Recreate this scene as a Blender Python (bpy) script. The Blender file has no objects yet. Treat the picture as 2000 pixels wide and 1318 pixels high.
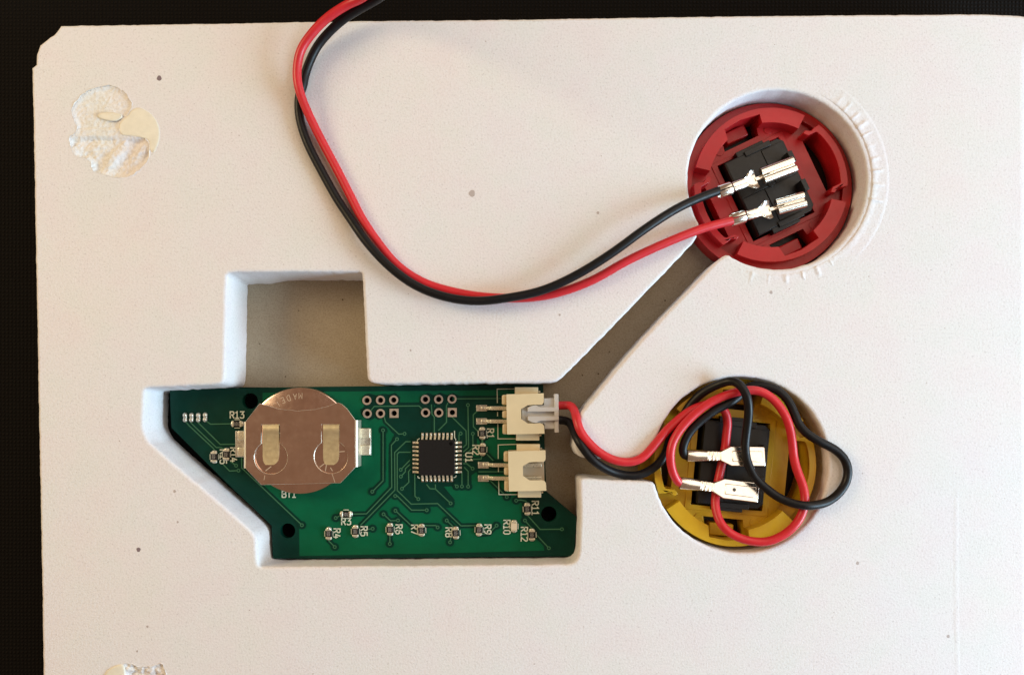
import bpy, bmesh, math, random
from mathutils import Vector, noise
from mathutils.geometry import tessellate_polygon, delaunay_2d_cdt
random.seed(7)
R = math.radians
SC = bpy.context.scene
# ------------------------------------------------------------------ camera, world, light
# 1 unit = 1 mm; z = 0 is the top of the foam board, the camera hangs 150 mm above it
CAMH, FPX, NX, NY = 150.0, 1590.0, 1000.0, 800.0
SC.unit_settings.system = 'METRIC'
SC.unit_settings.scale_length = 0.001
SC.unit_settings.length_unit = 'MILLIMETERS'
cd = bpy.data.cameras.new('camera')
cam = bpy.data.objects.new('camera', cd)
SC.collection.objects.link(cam)
cam.location = (0, 0, CAMH)
cd.sensor_width = 36.0
cd.lens = 36.0 * FPX / 2000.0
cd.shift_y = (NY - 659.0) / 2000.0
cd.clip_start = 1.0
cd.clip_end = 5000.0
SC.camera = cam

W = bpy.data.worlds.new('World')
SC.world = W
W.use_nodes = True
W.node_tree.nodes['Background'].inputs[0].default_value = (0.21, 0.125, 0.078, 1)
W.node_tree.nodes['Background'].inputs[1].default_value = 1.0

def area(name, loc, target, size, power, col, size_y=None):
    l = bpy.data.lights.new(name, 'AREA')
    l.shape = 'RECTANGLE'
    l.size = size
    l.size_y = size_y or size
    l.energy = power
    l.color = col
    o = bpy.data.objects.new(name, l)
    SC.collection.objects.link(o)
    o.location = loc
    o.rotation_euler = (Vector(target) - Vector(loc)).to_track_quat('-Z', 'Y').to_euler()
    return o
area('window_light', (380, -100, 140), (0, 0, 0), 200, 2.22e6, (0.57, 0.81, 1.0))
area('ceiling_light', (320, 225, 345), (0, 0, 0), 560, 1.46e6, (1.0, 0.88, 0.73))
area('table_lamp', (-350, 140, 240), (0, 0, 0), 180, 9.2e5, (1.0, 0.79, 0.48))
SC.view_settings.view_transform = 'Standard'
SC.view_settings.look = 'None'
SC.view_settings.exposure = 0.08
SC.view_settings.gamma = 1.0

# ------------------------------------------------------------------ materials
def mat(name, col, rough=0.5, metal=0.0, spec=0.5, **kw):
    m = bpy.data.materials.new(name)
    m.use_nodes = True
    b = m.node_tree.nodes['Principled BSDF']
    b.inputs['Base Color'].default_value = (*col, 1)
    b.inputs['Roughness'].default_value = rough
    b.inputs['Metallic'].default_value = metal
    b.inputs['Specular IOR Level'].default_value = spec
    for k, v in kw.items():
        b.inputs[k.replace('_', ' ')].default_value = v
    return m
def N(m, t, **kw):
    n = m.node_tree.nodes.new(t)
    for k, v in kw.items():
        setattr(n, k, v)
    return n
def L(m, a, b):
    m.node_tree.links.new(a, b)
def coords(m):
    return N(m, 'ShaderNodeNewGeometry').outputs['Position']
def noise_tex(m, scale, detail=2.0, rough=0.5, vec=None):
    n = N(m, 'ShaderNodeTexNoise')
    n.inputs['Scale'].default_value = scale
    n.inputs['Detail'].default_value = detail
    n.inputs['Roughness'].default_value = rough
    L(m, vec or coords(m), n.inputs['Vector'])
    return n.outputs['Fac']
def ramp(m, fac, stops):
    r = N(m, 'ShaderNodeValToRGB')
    e = r.color_ramp.elements
    while len(e) < len(stops):
        e.new(0.5)
    for k, (p, c) in enumerate(stops):
        e[k].position = p
        e[k].color = (*c, 1)
    L(m, fac, r.inputs['Fac'])
    return r.outputs['Color']
def mul(m, a, b, f=1.0):
    x = N(m, 'ShaderNodeMix', data_type='RGBA', blend_type='MULTIPLY')
    x.inputs['Factor'].default_value = f
    L(m, a, x.inputs['A']); L(m, b, x.inputs['B'])
    return x.outputs['Result']
def bump(m, h, strength, dist, prev=None):
    b = N(m, 'ShaderNodeBump')
    b.inputs['Strength'].default_value = strength
    b.inputs['Distance'].default_value = dist
    L(m, h, b.inputs['Height'])
    if prev is not None:
        L(m, prev, b.inputs['Normal'])
    return b.outputs['Normal']
def BS(m):
    return m.node_tree.nodes['Principled BSDF']
def vary(m, col, amt, scale, detail=3, rough_amt=0.0, rough=0.5, bmp=0.0, bscale=None, bdist=0.05):
    lo = tuple(c * (1 - amt) for c in col); hi = tuple(min(1, c * (1 + amt)) for c in col)
    f = noise_tex(m, scale, detail, 0.6)
    L(m, ramp(m, f, [(0.3, lo), (0.7, hi)]), BS(m).inputs['Base Color'])
    if rough_amt:
        f2 = noise_tex(m, scale * 2.3, 3, 0.6)
        L(m, ramp(m, f2, [(0.3, (rough - rough_amt,) * 3), (0.7, (rough + rough_amt,) * 3)]), BS(m).inputs['Roughness'])
    if bmp:
        L(m, bump(m, noise_tex(m, bscale or scale, 3, 0.6), bmp, bdist), BS(m).inputs['Normal'])
    return m

def foam_mat(name, tint=(0.82, 0.805, 0.815), coarse=0.0):
    m = mat(name, tint, 0.85, 0, 0.25)
    p = coords(m)
    big = ramp(m, noise_tex(m, 0.035, 3, 0.55, p), [(0.3, tuple(c * f for c, f in zip(tint, (1.0, 0.985, 0.97)))), (0.7, tuple(c * f for c, f in zip(tint, (0.985, 1.0, 1.015))))])
    tone = ramp(m, noise_tex(m, 0.11, 4, 0.6, p), [(0.36, (1.0, 0.975, 0.985)), (0.5, (1, 1, 1)), (0.64, (0.975, 1.0, 0.985))])
    big = mul(m, big, tone)
    grain = ramp(m, noise_tex(m, 2.6, 3, 0.65, p), [(0.26, (0.82, 0.81, 0.81)), (0.44, (0.965, 0.965, 0.965)), (0.56, (1, 1, 1)), (0.74, (1.0, 1.0, 1.0))])
    v = N(m, 'ShaderNodeTexVoronoi')
    v.inputs['Scale'].default_value = 0.85
    v.inputs['Randomness'].default_value = 1.0
    L(m, p, v.inputs['Vector'])
    pits = ramp(m, v.outputs['Distance'], [(0.05, (0.80, 0.78, 0.78)), (0.12, (1, 1, 1))])
    L(m, mul(m, mul(m, big, grain), pits), BS(m).inputs['Base Color'])
    b1 = bump(m, noise_tex(m, 2.5, 3, 0.7, p), 0.65, 0.10)
    b2 = bump(m, noise_tex(m, 0.4, 2, 0.5, p), 0.12, 0.12, b1)
    if coarse:
        b2 = bump(m, noise_tex(m, 4.0, 4, 0.75, p), coarse, 0.25, b2)
    L(m, b2, BS(m).inputs['Normal'])
    return m
M = {}
M['foam'] = foam_mat('white_foam')
M['torn'] = foam_mat('torn_foam', (0.86, 0.845, 0.83), 0.3)
M['glue'] = vary(mat('dried_glue', (0.82, 0.785, 0.66), 0.5, 0, 0.4), (0.82, 0.785, 0.66), 0.05, 0.6, 3, 0.08, 0.5, 0.3, 0.8, 0.1)
M['speck'] = mat('dark_speck', (0.22, 0.165, 0.185), 0.8)
M['speck2'] = mat('pale_speck', (0.48, 0.42, 0.40), 0.8)
def cardboard():
    m = mat('chipboard', (0.2, 0.17, 0.13), 0.9, 0, 0.2)
    p = coords(m)
    a = ramp(m, noise_tex(m, 0.5, 5, 0.7, p), [(0.3, (0.38, 0.32, 0.23)), (0.7, (0.415, 0.35, 0.255))])
    b = ramp(m, noise_tex(m, 3.2, 3, 0.7, p), [(0.3, (0.72, 0.70, 0.68)), (0.55, (1, 1, 1))])
    v = N(m, 'ShaderNodeTexVoronoi'); v.inputs['Scale'].default_value = 0.35
    L(m, p, v.inputs['Vector'])
    c = ramp(m, v.outputs['Distance'], [(0.04, (0.3, 0.25, 0.2)), (0.075, (1, 1, 1))])
    L(m, mul(m, mul(m, a, b), c), BS(m).inputs['Base Color'])
    L(m, bump(m, noise_tex(m, 2.5, 4, 0.7, p), 0.4, 0.1), BS(m).inputs['Normal'])
    return m
M['card'] = cardboard()
def fabric():
    m = mat('black_woven_mat', (0.008, 0.007, 0.006), 0.9, 0, 0.15)
    p = coords(m)
    hs = []
    for d in ('X', 'Y'):
        w = N(m, 'ShaderNodeTexWave', wave_type='BANDS', bands_direction=d)
        w.inputs['Scale'].default_value = 0.42
        w.inputs['Distortion'].default_value = 1.2
        w.inputs['Detail'].default_value = 2
        w.inputs['Detail Scale'].default_value = 1.5
        L(m, p, w.inputs['Vector'])
        hs.append(w.outputs['Color'])
    h = mul(m, mul(m, hs[0], hs[1]), ramp(m, noise_tex(m, 1.3, 4, 0.7, p), [(0.3, (0.25, 0.25, 0.25)), (0.7, (1, 1, 1))]))
    L(m, ramp(m, h, [(0.0, (0.002, 0.0016, 0.0014)), (1.0, (0.011, 0.008, 0.006))]), BS(m).inputs['Base Color'])
    L(m, bump(m, h, 0.8, 0.4), BS(m).inputs['Normal'])
    return m
M['fabric'] = fabric()
M['mask_dark'] = vary(mat('solder_mask_dark', (0.0006, 0.033, 0.022), 0.36, 0, 0.18), (0.0006, 0.033, 0.022), 0.16, 0.25, 3, 0.05, 0.38)
M['mask_pour'] = vary(mat('solder_mask_over_copper', (0.003, 0.095, 0.038), 0.36, 0, 0.18), (0.0012, 0.104, 0.046), 0.10, 0.2, 3, 0.05, 0.38)
M['mask_trace'] = mat('solder_mask_trace', (0.038, 0.150, 0.075), 0.36)
M['board_edge'] = mat('laminate_edge', (0.01, 0.05, 0.03), 0.6)
M['black'] = mat('flat_black', (0.004, 0.004, 0.004), 0.95, 0, 0.1)  # black of the added sheet under the board and of the chip's dimple
M['silk'] = mat('silkscreen_ink', (0.60, 0.64, 0.52), 0.6)
M['solder'] = vary(mat('solder', (0.70, 0.66, 0.56), 0.36, 0.8), (0.68, 0.64, 0.54), 0.25, 1.6, 3, 0.1, 0.34, 0.5, 1.3, 0.15)
M['pad'] = vary(mat('tinned_pad', (0.66, 0.56, 0.48), 0.45, 0.8), (0.66, 0.56, 0.48), 0.12, 2, 3)
M['pin'] = vary(mat('tinned_pin', (0.84, 0.79, 0.62), 0.42, 0.6), (0.84, 0.79, 0.62), 0.1, 2, 3, 0.06, 0.3)
M['holder'] = vary(mat('holder_steel', (0.88, 0.69, 0.59), 0.2, 1.0), (0.88, 0.69, 0.59), 0.06, 0.25, 4, 0.05, 0.20, 0.16, 0.22, 0.06)
M['holder_edge'] = mat('holder_cut_edge', (0.88, 0.82, 0.68), 0.38, 0.8)
M['coin'] = vary(mat('coin_steel', (0.82, 0.62, 0.53), 0.18, 1.0), (0.82, 0.62, 0.53), 0.08, 0.4, 4, 0.04, 0.18)
M['engrave'] = mat('engraved_mark', (0.80, 0.70, 0.58), 0.5, 0.9)
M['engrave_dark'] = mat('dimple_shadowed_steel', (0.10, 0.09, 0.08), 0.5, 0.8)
M['tab'] = vary(mat('gold_tab', (0.86, 0.76, 0.48), 0.42, 0.9), (0.86, 0.76, 0.48), 0.08, 0.7, 3, 0.05, 0.42)
M['chip'] = vary(mat('chip_epoxy', (0.006, 0.006, 0.007), 0.55, 0, 0.3), (0.006, 0.0058, 0.0065), 0.25, 3, 4, 0.05, 0.55, 0.2, 5, 0.03)
M['res'] = mat('resistor_coat', (0.012, 0.010, 0.010), 0.35)
M['ceramic'] = mat('resistor_ceramic', (0.72, 0.62, 0.46), 0.5)
M['resmark'] = mat('resistor_print', (0.34, 0.33, 0.30), 0.6)
M['cream'] = vary(mat('cream_nylon', (0.70, 0.58, 0.36), 0.42), (0.70, 0.58, 0.36), 0.04, 0.3, 3, 0.05, 0.42, 0.15, 1.5, 0.04)
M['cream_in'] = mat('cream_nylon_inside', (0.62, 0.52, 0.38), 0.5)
M['plug'] = mat('translucent_nylon', (0.57, 0.55, 0.52), 0.38, 0, 0.5, Subsurface_Weight=0.25)
BS(M['plug']).inputs['Subsurface Radius'].default_value = (1.2, 1.0, 0.8)
M['wire_red'] = vary(mat('red_insulation', (0.62, 0.022, 0.030), 0.36), (0.63, 0.022, 0.032), 0.06, 0.5, 3, 0.05, 0.36, 0.15, 3, 0.03)
M['wire_black'] = vary(mat('black_insulation', (0.006, 0.006, 0.007), 0.45, 0, 0.3), (0.006, 0.006, 0.007), 0.2, 0.5, 3, 0.06, 0.42, 0.15, 3, 0.03)
M['red'] = vary(mat('red_plastic', (0.46, 0.010, 0.014), 0.35), (0.46, 0.010, 0.014), 0.05, 0.3, 3, 0.05, 0.36, 0.08, 0.6, 0.06)
M['yellow'] = vary(mat('yellow_plastic', (0.58, 0.35, 0.012), 0.35), (0.59, 0.35, 0.012), 0.05, 0.3, 3, 0.05, 0.36, 0.08, 0.6, 0.06)
M['switch'] = vary(mat('switch_plastic', (0.006, 0.006, 0.006), 0.42, 0, 0.5), (0.006, 0.006, 0.006), 0.2, 0.6, 3, 0.06, 0.45)
M['term'] = vary(mat('terminal_tin', (0.86, 0.80, 0.66), 0.21, 1.0), (0.90, 0.87, 0.80), 0.03, 0.8, 2, 0.03, 0.21)

# ------------------------------------------------------------------ geometry helpers
def sz(z): return FPX / (CAMH - z)
def P(x, y, z):
    """point of the photograph at a real height -> mm"""
    s = sz(z)
    return Vector(((x - NX) / s, (NY - y) / s, z))
ZONES = {'A': (320, 740, 6.59), 'B': (600, 740, 6.59), 'C': (850, 740, 6.59), 'D': (320, 920, 6.59), 'E': (600, 920, 6.59), 'F': (850, 920, 6.59),
         'G': (1050, 740, 6.59), 'H': (1260, 730, 6.59), 'I': (1430, 730, 6.59), 'J': (1260, 890, 5.882), 'K': (1240, 720, 3.38), 'T': (110, 150, 5.992)}
def zp(zone, *pts):
    ox, oy, k = ZONES[zone]
    return [(ox + x / k, oy + y / k) for x, y in pts]

ORG = {}
def link(o, parent, loc):
    SC.collection.objects.link(o)
    if parent is not None:
        o.parent = parent
        o.location = Vector(loc) - ORG[parent.name]
    else:
        o.location = loc
    ORG[o.name] = Vector(loc)
    return o
def mesh(verts, faces, mats, smooth=35, midx=None, name='m'):
    me = bpy.data.meshes.new(name)
    me.from_pydata([tuple(v) for v in verts], [], faces)
    for m in (mats if isinstance(mats, (list, tuple)) else [mats]):
        me.materials.append(m)
    if midx:
        for p, k in zip(me.polygons, midx):
            p.material_index = k
    if smooth:
        me.shade_smooth()
        me.set_sharp_from_angle(angle=R(smooth))
    me.update()
    return me
def add(name, verts, faces, mats, parent=None, org=None, smooth=35, midx=None, bev=0, seg=2):
    """one mesh object from world-space vertices; origin at org (or at the parent's origin)"""
    if org is None:
        org = ORG[parent.name] if parent is not None else Vector((0, 0, 0))
    org = Vector(org)
    me = mesh([Vector(v) - org for v in verts], faces, mats, smooth, midx, name)
    o = link(bpy.data.objects.new(name, me), parent, org)
    if bev:
        bevel(o, bev, seg)
    return o
def bevel(o, w, seg=2):
    b = o.modifiers.new('edge', 'BEVEL')
    b.width = w; b.segments = seg; b.limit_method = 'ANGLE'; b.angle_limit = R(40)
    b.harden_normals = False
def put(name, me, parent, loc, rz=0.0):
    o = bpy.data.objects.new(name, me)
    link(o, parent, loc)
    o.rotation_euler = (0, 0, rz)
    return o
def empty(name, loc):
    o = bpy.data.objects.new(name, None)
    o.empty_display_size = 2
    return link(o, None, Vector(loc))
def tag(o, label=None, cat=None, group=None, kind=None):
    if label: o['label'] = label
    if cat: o['category'] = cat
    if group: o['group'] = group
    if kind: o['kind'] = kind
    return o
class G:
    """gathers shapes that belong to one piece"""
    def __init__(s): s.v = []; s.f = []; s.m = []
    def put(s, vs, fs, m=0):
        n = len(s.v)
        s.v += [Vector(v) for v in vs]
        s.f += [[i + n for i in f] for f in fs]
        s.m += [m] * len(fs)
        return s
    def box(s, x0, x1, y0, y1, z0, z1, m=0):
        return s.prism([(x0, y0), (x1, y0), (x1, y1), (x0, y1)], z0, z1, m)
    def prism(s, poly, z0, z1, m=0, holes=(), bottom=True):
        loops = [list(poly)] + [list(h) for h in holes]
        if area2(loops[0]) < 0: loops[0].reverse()
        for h in loops[1:]:
            if area2(h) > 0: h.reverse()
        flat = [q for lp in loops for q in lp]
        n = len(flat)
        if len(loops) == 1 and convex(loops[0]):
            tris = [list(range(n))]
        else:
            tris = []
            for t in tessellate_polygon([[Vector((x, y, 0)) for x, y in lp] for lp in loops]):
                a, b, c = (flat[i] for i in t)
                ar = (b[0]-a[0])*(c[1]-a[1]) - (b[1]-a[1])*(c[0]-a[0])
                if abs(ar) > 1e-10:
                    tris.append(list(t) if ar > 0 else list(reversed(t)))
        vs = [(x, y, z1) for x, y in flat] + [(x, y, z0) for x, y in flat]
        fs = list(tris)
        if bottom: fs += [[i + n for i in reversed(t)] for t in tris]
        k = 0
        for lp in loops:
            c = len(lp)
            for i in range(c):
                a, b = k + i, k + (i + 1) % c
                fs.append([b, a, a + n, b + n])
            k += c
        return s.put(vs, fs, m)
    def cyl(s, c, r, z0, z1, n=24, m=0, r2=None):
        return s.prism([(c[0] + r * math.cos(2*math.pi*i/n), c[1] + r * math.sin(2*math.pi*i/n)) for i in range(n)], z0, z1, m)
    def disc(s, c, r, z, n=20, m=0, r0=0.0):
        o = [(c[0] + r * math.cos(2*math.pi*i/n), c[1] + r * math.sin(2*math.pi*i/n), z) for i in range(n)]
        if r0 <= 0: return s.put(o, [list(range(n))], m)
        q = [(c[0] + r0 * math.cos(2*math.pi*i/n), c[1] + r0 * math.sin(2*math.pi*i/n), z) for i in range(n)]
        return s.put(o + q, [[i, (i+1) % n, n + (i+1) % n, n + i] for i in range(n)], m)
    def ribbon(s, pts, w, z, m=0):
        pts = [Vector(p[:2]) for p in pts]
        vs = []
        for i, p in enumerate(pts):
            d1 = (p - pts[i-1]).normalized() if i else None
            d2 = (pts[i+1] - p).normalized() if i < len(pts) - 1 else None
            d1 = d1 or d2; d2 = d2 or d1
            t = d1 + d2
            t = t.normalized() if t.length > 1e-4 else d1
            nn = Vector((-t.y, t.x))
            k = 1 / max(0.5, abs(nn.dot(Vector((-d1.y, d1.x)))))
            e = p.copy()
            if i == 0: e = p - d2 * w * 0.3
            if i == len(pts) - 1: e = p + d1 * w * 0.3
            vs += [(*(e + nn * w/2 * k), z), (*(e - nn * w/2 * k), z)]
        return s.put(vs, [[2*i, 2*i+1, 2*i+3, 2*i+2] for i in range(len(pts)-1)], m)
    def tube(s, pts, r, n=14, m=0, caps=True, half=None):
        pts = [Vector(p) for p in pts]
        rr = r if isinstance(r, (list, tuple)) else [r] * len(pts)
        T = [(pts[min(i+1, len(pts)-1)] - pts[max(i-1, 0)]).normalized() for i in range(len(pts))]
        u = T[0].orthogonal().normalized()
        vs = []
        for i, p in enumerate(pts):
            u = (u - T[i] * u.dot(T[i])).normalized()
            w = T[i].cross(u)
            vs += [p + (u * math.cos(2*math.pi*k/n) + w * math.sin(2*math.pi*k/n)) * rr[i] for k in range(n)]
        fs = [[i*n + k, i*n + (k+1) % n, (i+1)*n + (k+1) % n, (i+1)*n + k] for i in range(len(pts)-1) for k in range(n)]
        if caps:
            fs += [list(reversed(range(n))), [(len(pts)-1)*n + k for k in range(n)]]
        return s.put(vs, fs, m)
    def sweep(s, prof, y0, y1, m=0):
        """closed profile of (x, z) pulled along y"""
        n = len(prof)
        a = sum(prof[i][0]*prof[(i+1) % n][1] - prof[(i+1) % n][0]*prof[i][1] for i in range(n))
        if a < 0: prof = prof[::-1]
        vs = [(x, y0, z) for x, z in prof] + [(x, y1, z) for x, z in prof]
        fs = [list(range(n)), [n + i for i in reversed(range(n))]] + [[(i+1) % n, i, n + i, n + (i+1) % n] for i in range(n)]
        return s.put(vs, fs, m)
    def dome(s, c, rx, ry, h, n=14, k=4, m=0, pw=1.0):
        vs = []
        for j in range(k):
            a = math.pi/2 * j / k
            rr = math.cos(a) ** pw
            vs += [(c[0] + rx*rr*math.cos(2*math.pi*i/n), c[1] + ry*rr*math.sin(2*math.pi*i/n), c[2] + h*math.sin(a)) for i in range(n)]
        vs.append((c[0], c[1], c[2] + h))
        fs = [[j*n+i, j*n+(i+1) % n, (j+1)*n+(i+1) % n, (j+1)*n+i] for j in range(k-1) for i in range(n)]
        fs += [[(k-1)*n+i, (k-1)*n+(i+1) % n, k*n] for i in range(n)]
        return s.put(vs, fs, m)
    def at(s, loc, rz=0.0, k0=0):
        c, q = math.cos(rz), math.sin(rz)
        for i in range(k0, len(s.v)):
            v = s.v[i]
            s.v[i] = Vector((v.x*c - v.y*q + loc[0], v.x*q + v.y*c + loc[1], v.z + loc[2]))
        return s
    def add(s, name, mats, parent=None, org=None, smooth=35, bev=0, seg=2):
        return add(name, s.v, s.f, mats, parent, org, smooth, s.m if isinstance(mats, (list, tuple)) else None, bev, seg)
    def me(s, name, mats, smooth=35):
        return mesh(s.v, s.f, mats, smooth, s.m if isinstance(mats, (list, tuple)) else None, name)
def area2(p): return sum(p[i][0]*p[(i+1) % len(p)][1] - p[(i+1) % len(p)][0]*p[i][1] for i in range(len(p)))
def convex(p):
    n = len(p)
    for i in range(n):
        a, b, c = p[i], p[(i+1) % n], p[(i+2) % n]
        if (b[0]-a[0])*(c[1]-b[1]) - (b[1]-a[1])*(c[0]-b[0]) < -1e-9: return False
    return True
def pxy(pts, z): return [tuple(P(x, y, z)[:2]) for x, y in pts]
def spline(pts, per=6):
    pts = [Vector(p) for p in pts]
    out = []
    for i in range(len(pts)-1):
        p0, p1, p2, p3 = pts[max(i-1, 0)], pts[i], pts[i+1], pts[min(i+2, len(pts)-1)]
        # centripetal spacing keeps the bends free of loops
        t0 = 0.0; t1 = t0 + max((p1-p0).length, 1e-4)**0.5; t2 = t1 + max((p2-p1).length, 1e-4)**0.5; t3 = t2 + max((p3-p2).length, 1e-4)**0.5
        for k in range(per):
            t = t1 + (t2-t1)*k/per
            A1 = p0*((t1-t)/(t1-t0)) + p1*((t-t0)/(t1-t0)); A2 = p1*((t2-t)/(t2-t1)) + p2*((t-t1)/(t2-t1)); A3 = p2*((t3-t)/(t3-t2)) + p3*((t-t2)/(t3-t2))
            B1 = A1*((t2-t)/(t2-t0)) + A2*((t-t0)/(t2-t0)); B2 = A2*((t3-t)/(t3-t1)) + A3*((t-t1)/(t3-t1))
            out.append(B1*((t2-t)/(t2-t1)) + B2*((t-t1)/(t2-t1)))
    out.append(pts[-1])
    return out
def relax(pts, it=2):
    for _ in range(it):
        pts = [pts[0]] + [(pts[i-1] + pts[i]*2 + pts[i+1])/4 for i in range(1, len(pts)-1)] + [pts[-1]]
    return pts
def resample(pts, step, closed=True):
    pts = [Vector(p) for p in pts]
    if closed: pts = pts + [pts[0]]
    out = []
    for a, b in zip(pts, pts[1:]):
        n = max(1, int(round((b-a).length/step)))
        out += [a.lerp(b, k/n) for k in range(n)]
    return out
def chaikin(pts, it=1, f=0.25):
    for _ in range(it):
        q = []
        n = len(pts)
        for i in range(n):
            a, b = Vector(pts[i]), Vector(pts[(i+1) % n])
            q += [a.lerp(b, f), a.lerp(b, 1-f)]
        pts = q
    return pts
def normals2(pts):
    """unit normals pointing away from the inside of a counter-clockwise loop"""
    n = len(pts); out = []
    for i in range(n):
        t = (pts[(i+1) % n] - pts[i-1])
        t = t.normalized() if t.length > 1e-6 else Vector((1, 0))
        out.append(Vector((t.y, -t.x)))
    return out
def arc(cx, cy, r, a0, a1, n):
    return [(cx + r*math.cos(R(a0 + (a1-a0)*i/n)), cy + r*math.sin(R(a0 + (a1-a0)*i/n))) for i in range(n+1)]

def inside(q, lp):
    c = False; j = len(lp)-1
    for i in range(len(lp)):
        a, b = lp[i], lp[j]
        if (a.y > q[1]) != (b.y > q[1]) and q[0] < (b.x-a.x)*(q[1]-a.y)/(b.y-a.y) + a.x: c = not c
        j = i
    return c

# ------------------------------------------------------------------ the table
g = G().box(-420, 420, -420, 420, -14.5, -12.3)
tag(g.add('table_top', M['fabric'], smooth=0), 'black woven fabric table top under the foam board', kind='structure')

# ------------------------------------------------------------------ foam board
RED_HOLE, RED_R = (1518, 351), 175.0
YEL_HOLE, YEL_R = (1447, 907), 172.0
def hole_outline():
    a = [(443, 534), (462, 531.5), (580, 531), (705, 531), (707.5, 538), (713.6, 665), (716.5, 730), (719, 743), (726, 748), (760, 749.5), (900, 748.5), (1060, 747), (1086, 746), (1096, 739),
         (1113, 723), (1225, 609), (1344, 485), (1362, 464), (1361, 457)]
    # clockwise round the red hole (image angles, y down)
    a0 = math.degrees(math.atan2(455-RED_HOLE[1], 1360-RED_HOLE[0])) + 3
    a1 = math.degrees(math.atan2(500-RED_HOLE[1], 1418-RED_HOLE[0])) + 360
    a += arc(*RED_HOLE, RED_R, a0, a1, 60)
    a += [(1409, 503), (1398, 511), (1260, 655), (1186, 741), (1162, 772), (1135, 804), (1126, 834), (1120, 868), (1126, 888), (1137, 894), (1176, 896), (1225, 898), (1260, 886)]
    a0 = math.degrees(math.atan2(858-YEL_HOLE[1], 1281-YEL_HOLE[0]))
    a1 = math.degrees(math.atan2(943-YEL_HOLE[1], 1278-YEL_HOLE[0]))
    a += arc(*YEL_HOLE, YEL_R, a0, a1, 60)
    a += [(1266, 939.5), (1200, 937), (1134, 933), (1131, 939), (1133, 1000), (1130, 1078), (1124, 1096), (1110, 1102), (850, 1104), (600, 1106), (514, 1107), (505, 1105),
          (502, 1090), (500, 1046), (487, 1032), (411, 965), (336, 902), (290, 861), (281, 842), (280, 826), (282, 764), (287, 758), (320, 756), (425, 751), (436, 747), (439, 735), (441, 640)]
    return a
FOAM_T = 10.0
hp = [Vector(q) for q in pxy(hole_outline(), 0)]
hp.reverse()                                     # image clockwise -> counter-clockwise seen from below; make it CCW in x, y
if area2(hp) < 0: hp.reverse()
hp = [Vector(q) for q in resample(chaikin(resample(hp, 1.6), 1), 0.55)]
random.seed(3)
nr = normals2(hp)
def rough_edge(q, amp, sc): return amp * noise.noise(Vector((q.x*sc, q.y*sc, 3.3)))
hp = [q + n * (rough_edge(q, 0.10, 0.9) + rough_edge(q, 0.05, 3.1)) for q, n in zip(hp, nr)]
nr = normals2(hp)
for _ in range(3):
    nr = [(nr[i-1] + nr[i]*2 + nr[(i+1) % len(nr)]).normalized() for i in range(len(nr))]
outer_px = [(118, 50), (150, 49.2), (400, 45.5), (700, 40), (1000, 37.5), (1300, 32.5), (1600, 29), (1900, 27), (1975, 28), (2010, 29), (2036, 34), (2044, 70), (2046, 700), (2050, 1420), (84, 1440), (83, 1318), (80, 1100), (74, 800), (68, 480),
            (64, 250), (61.5, 150), (61, 133), (69, 126), (70, 106), (77, 88), (90, 77), (104, 68)]
op = [Vector(q) for q in pxy(outer_px, 0)]
if area2(op) < 0: op.reverse()
op = [Vector(q) for q in resample(op, 0.7)]
on = normals2(op)
op = [q + n * (rough_edge(q, 0.05, 0.5) + rough_edge(q, 0.08, 3.1)) for q, n in zip(op, on)]
on = normals2(op)
for _ in range(3):
    on = [(on[i-1] + on[i]*2 + on[(i+1) % len(on)]).normalized() for i in range(len(on))]
cr1 = [(200, 320), (300, 205), (450, 130), (600, 100), (760, 140), (850, 230), (885, 340), (870, 420), (800, 480), (740, 560), (735, 690), (900, 700), (1080, 730), (1100, 900), (1050, 1030), (950, 1120), (840, 1185), (700, 1190),
       (600, 1160), (480, 1130), (420, 1115), (390, 965), (240, 950), (165, 830), (140, 700), (228, 660), (238, 580), (195, 470), (180, 400)]
cr1 = [Vector(q) for q in pxy(zp('T', *cr1), 0)]
cr2 = [Vector(q) for q in pxy([(238, 1300), (247, 1292), (262, 1297), (275, 1303), (298, 1300), (318, 1293), (322, 1310), (330, 1345), (300, 1390), (236, 1390)], 0)]
def rough_loop(lp, amp):
    if area2(lp) < 0: lp.reverse()
    lp = [Vector(q) for q in resample(chaikin(lp, 1), 0.35)]
    return [q + n * (rough_edge(q, amp, 0.8) + rough_edge(q, amp*0.7, 2.6)) for q, n in zip(lp, normals2(lp))]
cr1 = rough_loop(cr1, 0.22); cr2 = rough_loop(cr2, 0.22)
vs, fs = [], []
def ring(lp, z):
    k = len(vs); vs.extend((q.x, q.y, z) if not isinstance(z, list) else (q.x, q.y, zz) for q, zz in zip(lp, z if isinstance(z, list) else [z]*len(lp)))
    return k
def skin(a, b, n, flip=False):
    for i in range(n):
        j = (i+1) % n
        fs.append([a+i, b+i, b+j, a+j] if not flip else [a+j, b+j, b+i, a+i])
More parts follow.
